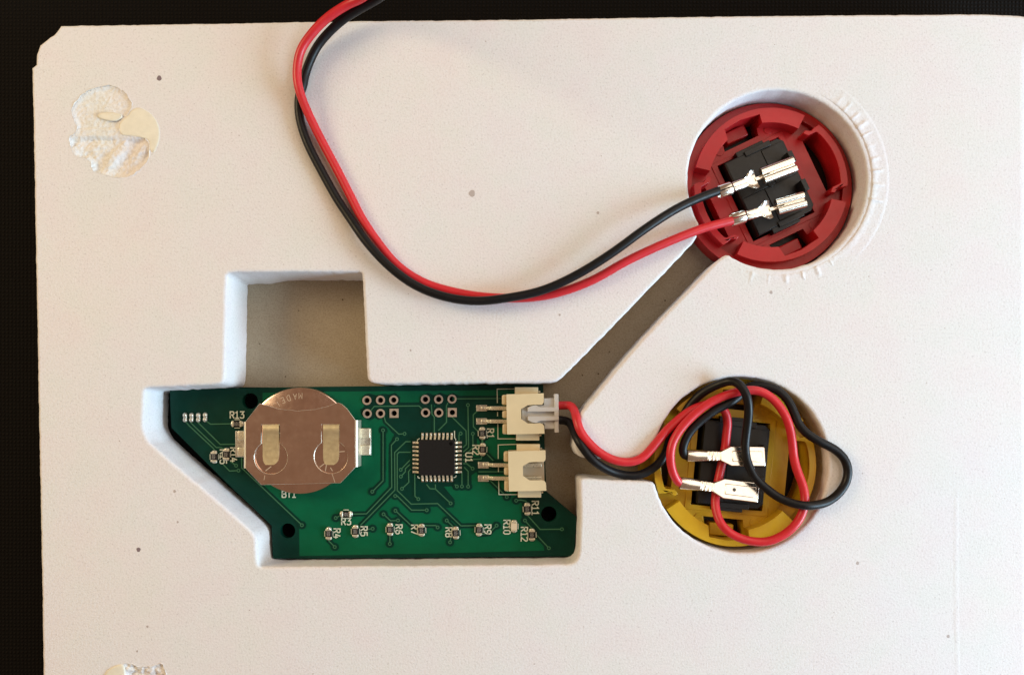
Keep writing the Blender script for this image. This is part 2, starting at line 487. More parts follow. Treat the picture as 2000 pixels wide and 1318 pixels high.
# top sheet: outer edge drawn in by the rounding, hole edge drawn out
ob = [0.55 + 4.4*(1.0 if q.x > 96 and n.x > 0.8 else 0.0) for q, n in zip(op, on)]
for _ in range(60):
    ob = [(ob[i-1] + ob[i]*2 + ob[(i+1) % len(ob)])/4 for i in range(len(ob))]
oo = [Vector((q - n*b)) for q, n, b in zip(op, on, ob)]
hh = [q + n*0.6 for q, n in zip(hp, nr)]
loops = [oo, hh, cr1, cr2]
flat = [q for lp in loops for q in lp]
base = ring(flat, 0.0)
edges = []; k = 0
for lp in loops:
    edges += [(k+i, k+(i+1) % len(lp)) for i in range(len(lp))]; k += len(lp)
cv, _, ct = delaunay_2d_cdt([Vector((q.x, q.y)) for q in flat], edges, [], 0, 1e-5)[:3]
tk = len(vs); vs.extend((q.x, q.y, 0.0) for q in cv)
for t in ct:
    m_ = sum((cv[i] for i in t), Vector((0, 0)))/len(t)
    if inside(m_, oo) and not any(inside(m_, lp) for lp in loops[1:]):
        a, b, c = (cv[i] for i in t[:3])
        ar = (b.x-a.x)*(c.y-a.y) - (b.y-a.y)*(c.x-a.x)
        fs.append([tk+i for i in (t if ar > 0 else reversed(t))])
ntop = len(fs)
n0, n1 = len(oo), len(hh)
prev = base
for f, zf in [(1-math.sin(R(t)), 1-math.cos(R(t))) for t in (6, 13, 22, 33, 46, 60, 75, 90)]:
    r_ = ring([q - n*b*f for q, n, b in zip(op, on, ob)], [-b*zf for b in ob])
    skin(prev, r_, n0); prev = r_
r_ = ring(op, -FOAM_T); skin(prev, r_, n0)
prev = base + n0
def wall(q, z): return 0.09*noise.noise(Vector((q.x*0.55, q.y*0.55, z*0.06))) + 0.035*noise.noise(Vector((q.x*2.1, q.y*2.1, z*0.10)))
for off, z in ((0.36, -0.03), (0.14, -0.13), (0.03, -0.36), (0.0, -0.75), (0, -2.5), (0, -4.5), (0, -6.5), (0, -8.5), (0, -FOAM_T)):
    r_ = ring([q + n*(off + (wall(q, z) + 0.06*z*max(0.0, min(1.0, (-44 - q.x)/3)) if z < -0.6 else 0)) for q, n in zip(hp, nr)], z)
    skin(prev, r_, n1, True); prev = r_
k = base + n0 + n1
for lp in (cr1, cr2):
    n2 = len(lp)
    r_ = ring([q + n*0.05 for q, n in zip(lp, normals2(lp))], -1.6); skin(k, r_, n2, True); k += n2
foam = add('foam_board', vs, fs, M['foam'], None, (0, 0, -FOAM_T), smooth=50)
for i, p in enumerate(foam.data.polygons):
    if i < ntop: p.use_smooth = False
tag(foam, 'white foam board with cut-out pockets and a broken top left corner', 'foam board')

def torn(lp, hf, st=0.2):
    x0, x1 = min(q.x for q in lp)-0.3, max(q.x for q in lp)+0.3
    y0, y1 = min(q.y for q in lp)-0.3, max(q.y for q in lp)+0.3
    nx, ny = int((x1-x0)/st), int((y1-y0)/st)
    ids = {}; vv = []; ff = []
    big = [q + n*0.35 for q, n in zip(lp, normals2(lp))]
    for i in range(nx+1):
        for j in range(ny+1):
            q = (x0+i*st, y0+j*st)
            if inside(q, big):
                ids[i, j] = len(vv); h = hf(q)
                dm = math.sqrt(min((q[0]-e.x)**2 + (q[1]-e.y)**2 for e in lp[::2]))
                k = min(1.0, dm/0.8)
                h = h*k*k*(3-2*k) - 0.03 + 0.07*noise.noise(Vector((q[0]*2, q[1]*2, 7)))
                if not inside(q, lp): h = -0.10
                vv.append((q[0], q[1], h))
    for i in range(nx):
        for j in range(ny):
            c = [(i, j), (i+1, j), (i+1, j+1), (i, j+1)]
            if all(x in ids for x in c): ff.append([ids[x] for x in c])
    return vv, ff
ysplit = P(0, 268, 0).y
ytop = P(0, 250, 0).y
def h1(q):
    v = Vector((q[0], q[1], 0))
    fine = noise.fractal(v*1.7, 1.0, 2.0, 4)*0.12
    if q[1] > ytop: return -0.30 + fine*0.9 + 0.12*noise.noise(v*0.35)
    up = -0.13 + fine*0.9
    k = max(0.0, min(1.0, (ysplit + 0.25 - q[1])/0.7))
    if k <= 0: return up
    u = (q[0]*0.62 - q[1]*0.78)                          # torn ridges run diagonally
    rid = noise.noise(Vector((u*0.55, (q[0]+q[1])*0.13, 2.0)))
    return up*(1-k) + k*max(-1.45, min(-0.04, -0.55 + 1.0*rid + fine*1.8))
def h2(q):
    v = Vector((q[0], q[1], 4))
    return max(-1.3, min(-0.02, -0.45 + noise.fractal(v*0.9, 1.0, 2.0, 4)*0.55))
for lp, hf in ((cr1, h1), (cr2, h2)):
    vv, ff = torn(lp, hf)
    add('torn_patch', vv, ff, M['torn'], foam, smooth=60)
    e = [Vector((q.x, q.y, 0.02 + 0.05*noise.noise(Vector((q.x, q.y, 1))))) for q in lp]
    e += e[:1]
    G().tube(e, [max(0.015, 0.03 + 0.10*noise.noise(Vector((q.x*0.7, q.y*0.7, 5)))) for q in e], 8, caps=False).add('torn_edge', M['torn'], foam, smooth=60)
def blob(poly, h, name='glue_blob'):
    lp = [Vector(q) for q in poly]
    if area2(lp) < 0: lp.reverse()
    lp = [Vector(q) for q in resample(chaikin(lp, 2), 0.3)]
    nn = normals2(lp); n = len(lp); vv = []; ff = []
    for off, z in ((0, -0.05), (0.05, h*0.55), (0.22, h*0.9), (0.5, h)):
        vv += [(*(q - m_*off), z + (0.03*noise.noise(Vector((q.x, q.y, 0))) if z > 0 else 0)) for q, m_ in zip(lp, nn)]
    for r_ in range(3):
        for i in range(n): ff.append([r_*n+i, r_*n+(i+1) % n, (r_+1)*n+(i+1) % n, (r_+1)*n+i])
    top = [Vector(vv[3*n+i]) for i in range(n)]
    for t in tessellate_polygon([[Vector((q.x, q.y, 0)) for q in top]]):
        a, b, c = (top[i] for i in t)
        ar = (b.x-a.x)*(c.y-a.y) - (b.y-a.y)*(c.x-a.x)
        if abs(ar) > 1e-9: ff.append([3*n+i for i in (t if ar > 0 else reversed(t))])
    return add(name, vv, ff, M['glue'], foam, smooth=70)
blob(pxy(zp('T', (870, 400), (960, 352), (1060, 395), (1150, 470), (1203, 570), (1217, 690), (1190, 810), (1140, 910), (1085, 850), (1088, 750), (1035, 722), (900, 695), (760, 690), (725, 610), (750, 520), (845, 450)), 0), 0.09)
blob(pxy(zp('T', (465, 470), (510, 425), (620, 412), (760, 435), (780, 480), (690, 530), (560, 508)), 0), 0.14)
blob(pxy([(202, 1318), (212, 1305), (232, 1296), (244, 1297), (246, 1330), (244, 1380), (215, 1378), (198, 1345)], 0), 0.2)
# rim pressed into the foam round the red hole by a toothed nut
def pressed_rim():
    c = P(*RED_HOLE, 0); vv = []; ff = []
    na, nq = 520, 22
    teeth = [39, 33, 27, 20, 12, 5, 52, 46, -75, -85, -95, -105, -66, -57, -112, -3, -12]
    for i in range(na+1):
        a = -118 + (185.0)*i/na
        fade = min(1, (a+118)/14, (67-a)/20); fade = max(0, fade)
        lower = max(0.0, min(1.0, (-a-38)/14))
        for j in range(nq+1):
            rr = 17.35 + 3.6*j/nq
            t = j/nq
            lip = math.exp(-((rr-17.9)/0.55)**2)
            tooth = 0
            for k, ta in enumerate(teeth):
                w = 1.0 + 0.35*math.sin(k*2.3)
                tooth += math.exp(-((a-ta)/w)**2) * math.exp(-((rr-18.3)/(1.05 + 0.35*math.sin(k*1.3)))**4) * (0.70 + 0.40*math.sin(k*1.7))
            crease = (1-lower) * 0.085 * max(0.0, min(1.0, (20.75-rr)/0.5))
            q = Vector((c.x + rr*math.cos(R(a)), c.y + rr*math.sin(R(a)), 0))
            h = (0.10*lip*(1-0.6*lower) + (0.19 - 0.05*lower)*tooth + crease + 0.05*noise.noise(q*0.9)*(1-t))*fade
            if j in (0, nq): h = -0.05
            vv.append((q.x, q.y, h - 0.015))
    for i in range(na):
        for j in range(nq):
            k = i*(nq+1)+j
            ff.append([k, k+1, k+nq+2, k+nq+1])
    return add('pressed_rim', vv, ff, M['foam'], foam, smooth=60)
pressed_rim()
# faint crease running up the right side of the sheet
cx = [P(1869 + 2*math.sin(y*0.01), y, 0) for y in range(960, 1400, 8)]
vv = []; ff = []
for i, q in enumerate(cx):
    h = 0.05 + 0.03*noise.noise(Vector((0, q.y*0.4, 0)))
    vv += [(q.x-0.6, q.y, -0.01), (q.x, q.y, h), (q.x+0.6, q.y, -0.01)]
for i in range(len(cx)-1):
    ff += [[3*i, 3*i+3, 3*i+4, 3*i+1], [3*i+1, 3*i+4, 3*i+5, 3*i+2]]
add('crease', vv, ff, M['foam'], foam, smooth=60)
for x, y, r_ in ((311, 153, 4.6), (922, 378, 6.0), (270.5, 1073, 4.0), (341, 959, 2.6), (288, 1223, 2.2), (268, 1271, 2.0), (1168, 416, 2.6), (1506, 571, 3.0), (1852, 1242, 3.0), (1675, 1099, 3.0), (347, 1019, 2), (1093, 615, 2), (802, 684, 1.8)):
    q = P(x, y, 0)
    k = G().put([(q.x + r_/10.6*(1+0.15*math.sin(3*a+x))*math.cos(a), q.y + r_/10.6*1.12*math.sin(a), 0.012) for a in [2*math.pi*i/16 for i in range(16)]], [list(range(16))])
    k.add('dark_speck', M['speck'] if (x, y) in ((311, 153), (270.5, 1073)) else M['speck2'], foam, smooth=0)
k = G()
random.seed(11)
for i in range(60):
    x, y = random.uniform(80, 1990), random.uniform(50, 1318)
    q = P(x, y, 0)
    if inside(q, hh) or inside(q, cr1): continue
    rr = random.uniform(0.05, 0.12)
    k.put([(q.x + rr*math.cos(a), q.y + rr*random.uniform(0.8, 1.3)*math.sin(a), 0.010) for a in [2*math.pi*i/8 for i in range(8)]], [list(range(8))])
tag(k.add('fine_specks', M['speck2'], foam, smooth=0), kind='stuff')

# ------------------------------------------------------------------ chipboard under the foam
card = G().box(-86.5, 93.5, -60, 70.5, -12.2, -10.03).add('cardboard_sheet', M['card'], None, (0, 0, -12.2), smooth=0)
tag(card, 'grey brown chipboard sheet showing at the bottom of the foam cut-outs', 'cardboard')

# ------------------------------------------------------------------ circuit board
ZB = -6.5                                                     # top of the laminate
bo = [(331.5, 759.5), (480, 757.5), (620, 755), (860, 752.5), (1061, 751), (1063.5, 860), (1067, 959.5), (1126, 1009.5), (1125, 1030), (1120.5, 1085.5), (850, 1088), (600, 1089.8), (533, 1090), (530.5, 1026), (432, 932), (335, 835), (333, 800)]
bo_w = pxy(bo, ZB)
holes_px = [(488.7, 783, 15.4), (562, 1036, 14.6), (1072, 1003.5, 15.2)]
pads_px = [(*q, sq) for grp in (zp('B', (770, 275), (945, 272), (1115, 270), (775, 445), (945, 443), (1120, 440)), zp('B', (1522, 262), (1693, 262), (1865, 258), (1525, 433), (1695, 433), (1868, 430))) for q, sq in zip(grp, (0, 0, 0, 0, 0, 1))]
def circ(x, y, r, n=28): return [(x + r*math.cos(2*math.pi*i/n), y + r*math.sin(2*math.pi*i/n)) for i in range(n)]
hl = [pxy(circ(x, y, r), ZB) for x, y, r in holes_px] + [pxy(circ(x, y, 5.9, 20), ZB) for x, y, sq in pads_px]
pcb = G().prism(bo_w, ZB-1.6, ZB, 0, hl).add('circuit_board', M['mask_dark'], None, P(760, 920, ZB-1.6), smooth=30)
tag(pcb, 'green circuit board with parts soldered on, lying in the white foam pocket', 'circuit board')
dark_sheet_w = pxy([(316, 754), (620, 757), (1055, 753), (1057, 860), (1060, 958), (1116, 1010), (1112, 1080), (600, 1088), (520, 1094), (514, 1036), (416, 944), (312, 848)], ZB-1.6)
G().prism(dark_sheet_w, -9.97, -9.35).add('added_dark_sheet', M['black'], pcb, smooth=0)  # added black sheet, makes the holes and edge gap look deep in shade
Z1 = ZB + 0.02
pour = [(513, 767), (640, 764.5), (860, 763), (1006, 761), (1008, 968), (1020, 984), (1018, 1006), (1046, 1050), (1062, 1066), (1063, 1074.5), (850, 1080), (585, 1085), (584.5, 1034), (590, 1018), (516, 948), (513, 900)]
G().prism(pxy(pour, ZB), ZB-0.05, Z1, 0, hl[3:]).add('ground_pour', M['mask_pour'], pcb, smooth=0)
isl = [(780.6, 785.5), (818.5, 785.5), (822, 776), (835, 767), (850, 772), (860, 766.5), (875, 772), (885, 767), (897, 772.5), (980, 772.5), (980.5, 834), (965, 834), (962, 850), (953, 858), (940, 866), (932, 855), (931, 876), (922, 890), (936, 893),
       (950, 884), (962, 896), (983, 896), (983, 920), (929, 922), (921, 928), (921, 952), (914, 956), (886, 956), (883, 949), (867, 950), (888, 975), (886, 990), (873, 991), (855, 989), (803, 991), (800, 984), (774, 961), (759, 957), (759, 869), (770, 851), (752, 825),
       (749, 815), (735, 822), (716, 819), (705, 808), (704, 800), (712, 793), (706, 782), (712, 770), (722, 768), (735, 772), (748, 769), (760, 770), (772, 767), (782, 775)]
ihl = [h for h, (x, y, s) in zip(hl[3:], pads_px)]
G().prism(pxy(isl, ZB), ZB-0.05, ZB+0.04, 0, ihl).add('bare_area', M['mask_dark'], pcb, smooth=0)
# slivers of copper left inside the bare area
for q in (zp('B', (1570, 325), (1615, 312), (1650, 345), (1615, 385), (1600, 380)), zp('B', (770, 560), (870, 500), (960, 555), (985, 575), (925, 620), (905, 940), (860, 1010), (850, 620)), zp('B', (1045, 655), (1120, 712), (1050, 830), (1042, 1180), (1020, 1180), (1018, 720)),
          zp('C', (690, 760), (745, 620), (790, 620), (798, 1000), (745, 1000), (680, 900))):
    G().prism(pxy(q, ZB), ZB, ZB+0.055).add('copper_sliver', M['mask_pour'], pcb, smooth=0)
TR = [  # (points in photo zones, starts with a via, ends with a via)
    ([('A', 290, 555), ('A', 330, 600), ('A', 640, 890), ('A', 660, 920)], 0, 0), ([('A', 350, 560), ('A', 430, 640), ('A', 680, 880), ('A', 740, 880), ('A', 795, 910)], 0, 0), ([('A', 445, 560), ('A', 730, 840), ('A', 915, 838)], 0, 0),
    ([('A', 555, 545), ('A', 605, 580), ('A', 890, 575)], 0, 0), ([('A', 760, 1090), ('A', 850, 1182), ('A', 965, 1175)], 0, 1), ([('A', 860, 1060), ('A', 935, 1112)], 0, 1), ([('A', 1005, 1010), ('D', 1005, -45), ('D', 1780, 690)], 0, 1),
    ([('B', 825, 400), ('B', 865, 352), ('B', 1440, 345), ('B', 1490, 395)], 0, 0), ([('B', 990, 480), ('B', 1010, 550), ('B', 1180, 708), ('B', 1255, 703)], 0, 1), ([('B', 978, 658), ('E', 978, 120), ('E', 840, 260)], 1, 1),
    ([('B', 1158, 772), ('B', 1085, 850), ('E', 1090, 204), ('E', 765, 545), ('E', 590, 548)], 1, 0), ([('B', 1330, 805), ('B', 1270, 805), ('B', 1127, 945), ('E', 1130, 240), ('E', 690, 690)], 0, 0),
    ([('B', 1330, 940), ('B', 1182, 940), ('B', 1160, 965), ('E', 1160, 245), ('E', 1340, 420), ('E', 1680, 413), ('F', 333, 700), ('F', 545, 695)], 0, 0), ([('B', 1320, 1045), ('B', 1205, 1165)], 0, 1), ([('B', 1320, 1100), ('B', 1265, 1150), ('B', 1265, 1190), ('B', 1207, 1252)], 0, 1),
    ([('B', 1330, 1160), ('B', 1305, 1190), ('E', 1310, 140), ('E', 1222, 222)], 0, 1), ([('B', 1385, 1225), ('E', 1388, 320), ('E', 1432, 355)], 0, 1), ([('E', 1540, 170), ('E', 1580, 222), ('E', 1640, 225)], 0, 0), ([('E', 1650, 170), ('E', 1652, 228), ('E', 1847, 410)], 0, 1),
    ([('E', 1135, 315), ('E', 1160, 315), ('E', 1345, 497), ('E', 1540, 497)], 1, 1), ([('E', 1138, 505), ('E', 1420, 770)], 1, 0), ([('E', 985, 550), ('E', 1075, 635), ('E', 1170, 630)], 1, 1), ([('E', 370, 598), ('E', 440, 560)], 1, 0), ([('E', 845, 735), ('E', 690, 760)], 1, 0),
    ([('E', 357, 970), ('E', 280, 890)], 1, 0), ([('E', 1065, 930), ('E', 1067, 790)], 1, 0), ([('E', 1680, 718), ('E', 1655, 695), ('E', 1490, 695)], 1, 0), ([('E', 1797, 630), ('E', 1900, 730)], 1, 0), ([('E', 1840, 910), ('E', 1848, 860), ('E', 1890, 800)], 1, 0),
    ([('F', 280, 193), ('F', 255, 170)], 1, 0), ([('F', 345, 193), ('F', 345, 10)], 1, 0), ([('F', 425, 195), ('C', 425, 1185), ('C', 375, 1135)], 1, 0), ([('C', 240, 255), ('C', 870, 250)], 0, 0), ([('C', 165, 310), ('C', 145, 345), ('C', 147, 555), ('C', 45, 658)], 0, 0),
    ([('B', 1600, 330), ('B', 1607, 450), ('B', 1637, 490), ('B', 1637, 690)], 0, 0), ([('C', 215, 485), ('C', 397, 665), ('C', 402, 840), ('C', 360, 880)], 0, 0), ([('C', 422, 335), ('C', 430, 878), ('C', 365, 935)], 1, 0), ([('C', 328, 700), ('C', 307, 720), ('C', 307, 810)], 1, 0),
    ([('C', 485, 703), ('C', 487, 880), ('C', 395, 965), ('C', 365, 985)], 1, 0), ([('C', 545, 410), ('C', 490, 460), ('C', 492, 612), ('C', 540, 662), ('C', 600, 662)], 0, 0), ([('C', 605, 740), ('C', 610, 870)], 0, 0), ([('C', 613, 960), ('C', 590, 1028), ('C', 365, 1036)], 0, 0),
    ([('C', 365, 1086), ('C', 405, 1086), ('C', 482, 1150)], 0, 1), ([('C', 560, 1192), ('C', 880, 1190)], 0, 0), ([('F', 700, 110), ('F', 890, 295), ('F', 922, 328)], 0, 1), ([('F', 1042, 375), ('F', 1100, 367), ('F', 1165, 380), ('F', 1190, 420)], 1, 0),
    ([('F', 1170, 545), ('F', 1350, 745), ('F', 1630, 742)], 0, 1), ([('F', 1155, 630), ('F', 1250, 740)], 1, 0), ([('F', 1300, 810), ('F', 1462, 985)], 0, 1), ([('F', 565, 810), ('F', 690, 800), ('F', 790, 695)], 0, 1), ([('C', 650, 950), ('C', 745, 1045)], 0, 0)]
cl, tr, via = G(), G(), G()
for i, (pts, v0, v1) in enumerate(TR):
    w = pxy([zp(z, (x, y))[0] for z, x, y in pts], ZB)
    wide = 0.34 if i == 40 else 0.21
    if i not in (0, 1, 2, 3, 4, 5):
        cl.ribbon(w, 0.98, ZB + 0.06 + 0.0012*i)
    tr.ribbon(w, wide, ZB + 0.135 + 0.0012*i)
    for flag, q in ((v0, w[0]), (v1, w[-1])):
        if flag:
            cl.disc(q, 0.80, ZB + 0.121 + 0.0002*i, 24)
            tr.disc(q, 0.36, ZB + 0.199 + 0.0002*i, 18)
            via.disc(q, 0.19, ZB + 0.212, 12)
tag(cl.add('trace_clearance', M['mask_dark'], pcb, smooth=0), kind='stuff')
tag(tr.add('copper_traces', M['mask_trace'], pcb, smooth=0), kind='stuff')
tag(via.add('via_holes', M['mask_dark'], pcb, smooth=0), kind='stuff')
# plated header holes
for x, y, sq in pads_px:
    q = P(x, y, ZB); g = G()
    hole = [(0.58*math.cos(2*math.pi*i/20), 0.58*math.sin(2*math.pi*i/20)) for i in range(20)]
    if sq: g.prism([(-0.86, -0.86), (0.86, -0.86), (0.86, 0.86), (-0.86, 0.86)], ZB-0.02, ZB+0.23, 0, [hole])
    else: g.prism([(0.87*math.cos(2*math.pi*i/24), 0.87*math.sin(2*math.pi*i/24)) for i in range(24)], ZB-0.02, ZB+0.23, 0, [hole])
    g.prism([(0.60*math.cos(2*math.pi*i/20), 0.60*math.sin(2*math.pi*i/20)) for i in range(20)], ZB-1.5, ZB+0.2, 0, [[(a*0.9, b*0.9) for a, b in hole]])
    g.at((q.x, q.y, 0)).add('header_hole', M['pad'], pcb, smooth=30)

# ---- lettering drawn with a pen
FONT = {'R': [[(0, 0), (0, 1), (.45, 1), (.6, .87), (.6, .65), (.45, .5), (0, .5)], [(.3, .5), (.62, 0)]], 'U': [[(0, 1), (0, .15), (.15, 0), (.47, 0), (.62, .15), (.62, 1)]],
        'B': [[(0, 0), (0, 1), (.45, 1), (.58, .88), (.58, .66), (.45, .53), (0, .53)], [(.45, .53), (.62, .4), (.62, .13), (.47, 0), (0, 0)]], 'T': [[(0, 1), (.65, 1)], [(.32, 1), (.32, 0)]],
        '1': [[(.1, .82), (.32, 1), (.32, 0)], [(.08, 0), (.56, 0)]], '2': [[(.03, .85), (.17, 1), (.45, 1), (.6, .86), (.6, .68), (.03, .03), (.62, 0)]], '3': [[(.03, 1), (.6, 1), (.28, .6), (.45, .6), (.6, .46), (.6, .14), (.45, 0), (.15, 0), (.02, .12)]],
        '4': [[(.3, 1), (.05, .33), (.65, .33)], [(.47, .62), (.47, 0)]], '5': [[(.56, 1), (.08, 1), (.04, .55), (.15, .62), (.45, .62), (.6, .48), (.6, .14), (.45, 0), (.17, 0), (.02, .12)]],
        '6': [[(.52, 1), (.32, 1), (.12, .8), (.03, .5), (.03, .15), (.17, 0), (.46, 0), (.6, .14), (.6, .42), (.46, .56), (.17, .56), (.05, .44)]], '7': [[(.02, 1), (.62, 1), (.2, 0)]],
        '8': [[(.17, .54), (.05, .66), (.05, .87), (.18, 1), (.45, 1), (.57, .87), (.57, .66), (.45, .54), (.17, .54)], [(.17, .54), (.03, .4), (.03, .14), (.17, 0), (.46, 0), (.6, .14), (.6, .4), (.45, .54)]],
        '9': [[(.11, 0), (.31, 0), (.51, .2), (.6, .5), (.6, .85), (.46, 1), (.17, 1), (.03, .86), (.03, .58), (.17, .44), (.46, .44), (.58, .56)]], '0': [[(.17, 0), (.03, .2), (.03, .8), (.17, 1), (.46, 1), (.6, .8), (.6, .2), (.46, 0), (.15, 0)]],
        'M': [[(0, 0), (0, 1), (.33, .35), (.66, 1), (.66, 0)]], 'A': [[(0, 0), (.31, 1), (.62, 0)], [(.11, .33), (.51, .33)]], 'D': [[(0, 0), (0, 1), (.35, 1), (.6, .75), (.6, .25), (.35, 0), (0, 0)]], 'E': [[(.58, 1), (0, 1), (0, 0), (.58, 0)], [(0, .53), (.4, .53)]],
        'I': [[(.15, 0), (.15, 1)]], '.': [[(.12, 0), (.12, .1)]]}
def letters(g, s, x0, y0, h, adv, z, vert=False, pen=0.2, zpx=None):
    """x0, y0: where the text starts in the photograph (baseline corner), sizes in photo pixels"""
    k = 0
    for i, ch in enumerate(s):
        for st in FONT[ch]:
            pts = []
            for a, b in st:
                a = a*h*0.95 + i*adv; b = b*h
                pts.append((x0 + b, y0 + a) if vert else (x0 + a, y0 - b))
            g.ribbon(pxy(pts, zpx if zpx is not None else z), pen, z + 0.0015*k); k += 1
ZS = ZB + 0.235
def zq(z, x, y): return zp(z, (x, y))[0]
for s, (zx, x, y), vert in (('R4', ('E', 345, 737), 1), ('R5', ('E', 693, 710), 1), ('R6', ('E', 1142, 685), 1), ('R7', ('E', 1343, 690), 1), ('R8', ('F', 137, 724), 1), ('R9', ('F', 636, 686), 1), ('R10', ('F', 882, 628), 1), ('R12', ('F', 1106, 718), 1),
                            ('R11', ('F', 1246, 384), 1), ('R1', ('C', 670, 642), 1), ('R2', ('C', 483, 852), 1), ('U1', ('C', 394, 950), 1), ('R15', ('A', 730, 910), 1), ('R14', ('A', 862, 885), 1), ('R3', ('E', 447, 684), 0), ('R13', ('A', 860, 502), 0), ('BT1', ('D', 1528, 332), 0)):
    q = zq(zx, x, y)
    g = G(); letters(g, s, q[0], q[1], 12.4, 10.4 if len(s) == 2 else 9.7, ZS, vert, 0.225, ZB)
    g.add('printed_label', M['silk'], pcb, smooth=0)
sk = G()
lines = [[('C', 1025, 128), ('C', 797, 130), ('C', 800, 305)], [('C', 803, 428), ('C', 803, 476)], [('C', 806, 580), ('C', 808, 768), ('C', 1040, 768)], [('C', 1050, 838), ('C', 811, 846), ('C', 811, 1022)], [('C', 814, 1135), ('C', 814, 1190)], [('F', 817, 120), ('F', 821, 297), ('F', 1060, 297)],
         [('B', 1897, 668), ('B', 1899, 760), ('B', 1913, 772), ('B', 1913, 792)], [('B', 1420, 800), ('B', 1424, 778), ('B', 1445, 766)], [('E', 1425, 62), ('E', 1430, 80), ('E', 1450, 86)], [('E', 1890, 78), ('E', 1912, 74), ('E', 1918, 55)]]
for i, ln in enumerate(lines):
    sk.ribbon(pxy([zq(*q) for q in ln], ZB), 0.17, ZS + 0.001*i)
# ---- resistors
RES = [('E', 505, 548, 'h', 0), ('E', 283, 800, 'v', 0), ('E', 625, 770, 'v', 0), ('E', 1070, 745, 'v', 0), ('E', 1475, 755, 'v', 0), ('F', 268, 790, 'v', 0), ('F', 566, 750, 'v', 0), ('F', 1015, 705, 'v', 1), ('F', 1185, 483, 'v', 0), ('F', 1245, 815, 'v', 0),
       ('C', 608, 697, 'v', 0), ('C', 612, 905, 'v', 0), ('A', 950, 575, 'h', 0), ('A', 812, 968, 'v', 0), ('A', 655, 1000, 'v', 0)]
rb = G().prism([(-0.62, -0.55), (0.62, -0.55), (0.62, 0.55), (-0.62, 0.55)], 0.02, 0.52)
res_me = rb.me('resistor', M['res'])
rcer = G().prism([(-0.62, -0.6), (0.62, -0.6), (0.62, 0.6), (-0.62, 0.6)], 0.02, 0.55).me('resistor', M['ceramic'])
cap_me = G().prism([(0.58, -0.58), (0.93, -0.58), (0.93, 0.58), (0.58, 0.58)], 0.0, 0.55).me('end_cap', M['pin'])
mk = G()
for i, ch in enumerate('101'):
    for st in FONT[ch]:
        mk.ribbon([(-0.45 + i*0.32 + a*0.38, -0.27 + b*0.54) for a, b in st], 0.07, 0.535 + 0.001*i)
mark_me = mk.me('marking', M['resmark'], 0)
sol = G()
random.seed(5)
for k, (zx, x, y, o_, flip) in enumerate(RES):
    px, py = zq(zx, x, y)
    q = P(px, py, ZB); q.z = ZB + 0.12
    rz = 0 if o_ == 'h' else -math.pi/2
    rz += random.uniform(-0.05, 0.05)
    r_ = put('resistor', rcer if flip else res_me, pcb, q, rz)
    bevel(r_, 0.05)
    if flip: r_['label'] = 'pale resistor mounted upside down, no printed code'
    for s in (0, math.pi):
        e = bpy.data.objects.new('end_cap', cap_me); SC.collection.objects.link(e); e.parent = r_; e.rotation_euler = (0, 0, s)
        bevel(e, 0.07)
    if not flip:
        e = bpy.data.objects.new('marking', mark_me); SC.collection.objects.link(e); e.parent = r_
    c, s_ = math.cos(rz), math.sin(rz)
    for sg in (-1, 1):
        cc = (q.x + c*sg*0.98, q.y + s_*sg*0.98)
        k0 = len(sol.v)
        sol.dome((0, 0, 0), 0.30, 0.55, 0.30, 12, 3)
        sol.at((cc[0], cc[1], ZB + 0.13), rz, k0)
    # printed bars either side
    for sg in (-1, 1):
        off = 0.80
        a = Vector((-0.48, sg*off)); b = Vector((0.48, sg*off))
        sk.ribbon([(q.x + v.x*c - v.y*s_, q.y + v.x*s_ + v.y*c) for v in (a, b)], 0.16, ZS + 0.012)
q = P(*zq('E', 283, 735), ZB)
sol.dome((q.x, q.y, ZB+0.4), 0.5, 0.42, 0.45)
tag(sk.add('printed_lines', M['silk'], pcb, smooth=0), kind='stuff')
# ---- the square chip with 32 pins
x0, y0 = zq('B', 1434, 780); x1, y1 = zq('B', 1900, 1240)
ZC = ZB + 1.15
a, b = P(x0, y1, ZC), P(x1, y0, ZC)
cc = (a + b)/2; hw, hh_ = (b.x-a.x)/2, (b.y-a.y)/2
chip = G().prism([(a.x+0.3, a.y), (b.x-0.3, a.y), (b.x, a.y+0.3), (b.x, b.y-0.3), (b.x-0.3, b.y), (a.x+0.3, b.y), (a.x, b.y-0.3), (a.x, a.y+0.3)], ZB+0.18, ZC).add('microchip', M['chip'], pcb, (cc.x, cc.y, ZB+0.18), bev=0.12)
G().disc((b.x-0.75, b.y-0.75), 0.36, ZC+0.004, 18).add('index_dimple', M['black'], chip, smooth=0)
pin_prof = [(-0.05, 0.62), (0.24, 0.62), (0.34, 0.55), (0.42, 0.22), (0.50, 0.10), (0.98, 0.10), (0.98, 0.0), (0.46, 0.0), (0.36, 0.08), (0.27, 0.46), (0.20, 0.50), (-0.05, 0.50)]
pin_me = G().sweep(pin_prof, -0.185, 0.185).me('pin', M['pin'], 40)
pads = G()
for side in range(4):
    rz = side*math.pi/2
    d = Vector((math.cos(rz), math.sin(rz))); t = Vector((-d.y, d.x))
    h = hw if side % 2 == 0 else hh_
    for i in range(8):
        c = Vector((cc.x, cc.y)) + d*h + t*(i-3.5)*0.80
        put('pin', pin_me, chip, (c.x, c.y, ZB+0.21), rz)
        e = c + d*0.86
        k0 = len(pads.v)
        pads.box(-0.42, 0.42, -0.22, 0.22, ZB, ZB+0.205).at((e.x, e.y, 0), rz, k0)
        k0 = len(sol.v)
        sol.dome((0, 0, 0), 0.28, 0.2, 0.16, 10, 3).at((e.x+d.x*0.12, e.y+d.y*0.12, ZB+0.24), rz, k0)
tag(pads.add('chip_pads', M['pad'], pcb, smooth=0), kind='stuff')
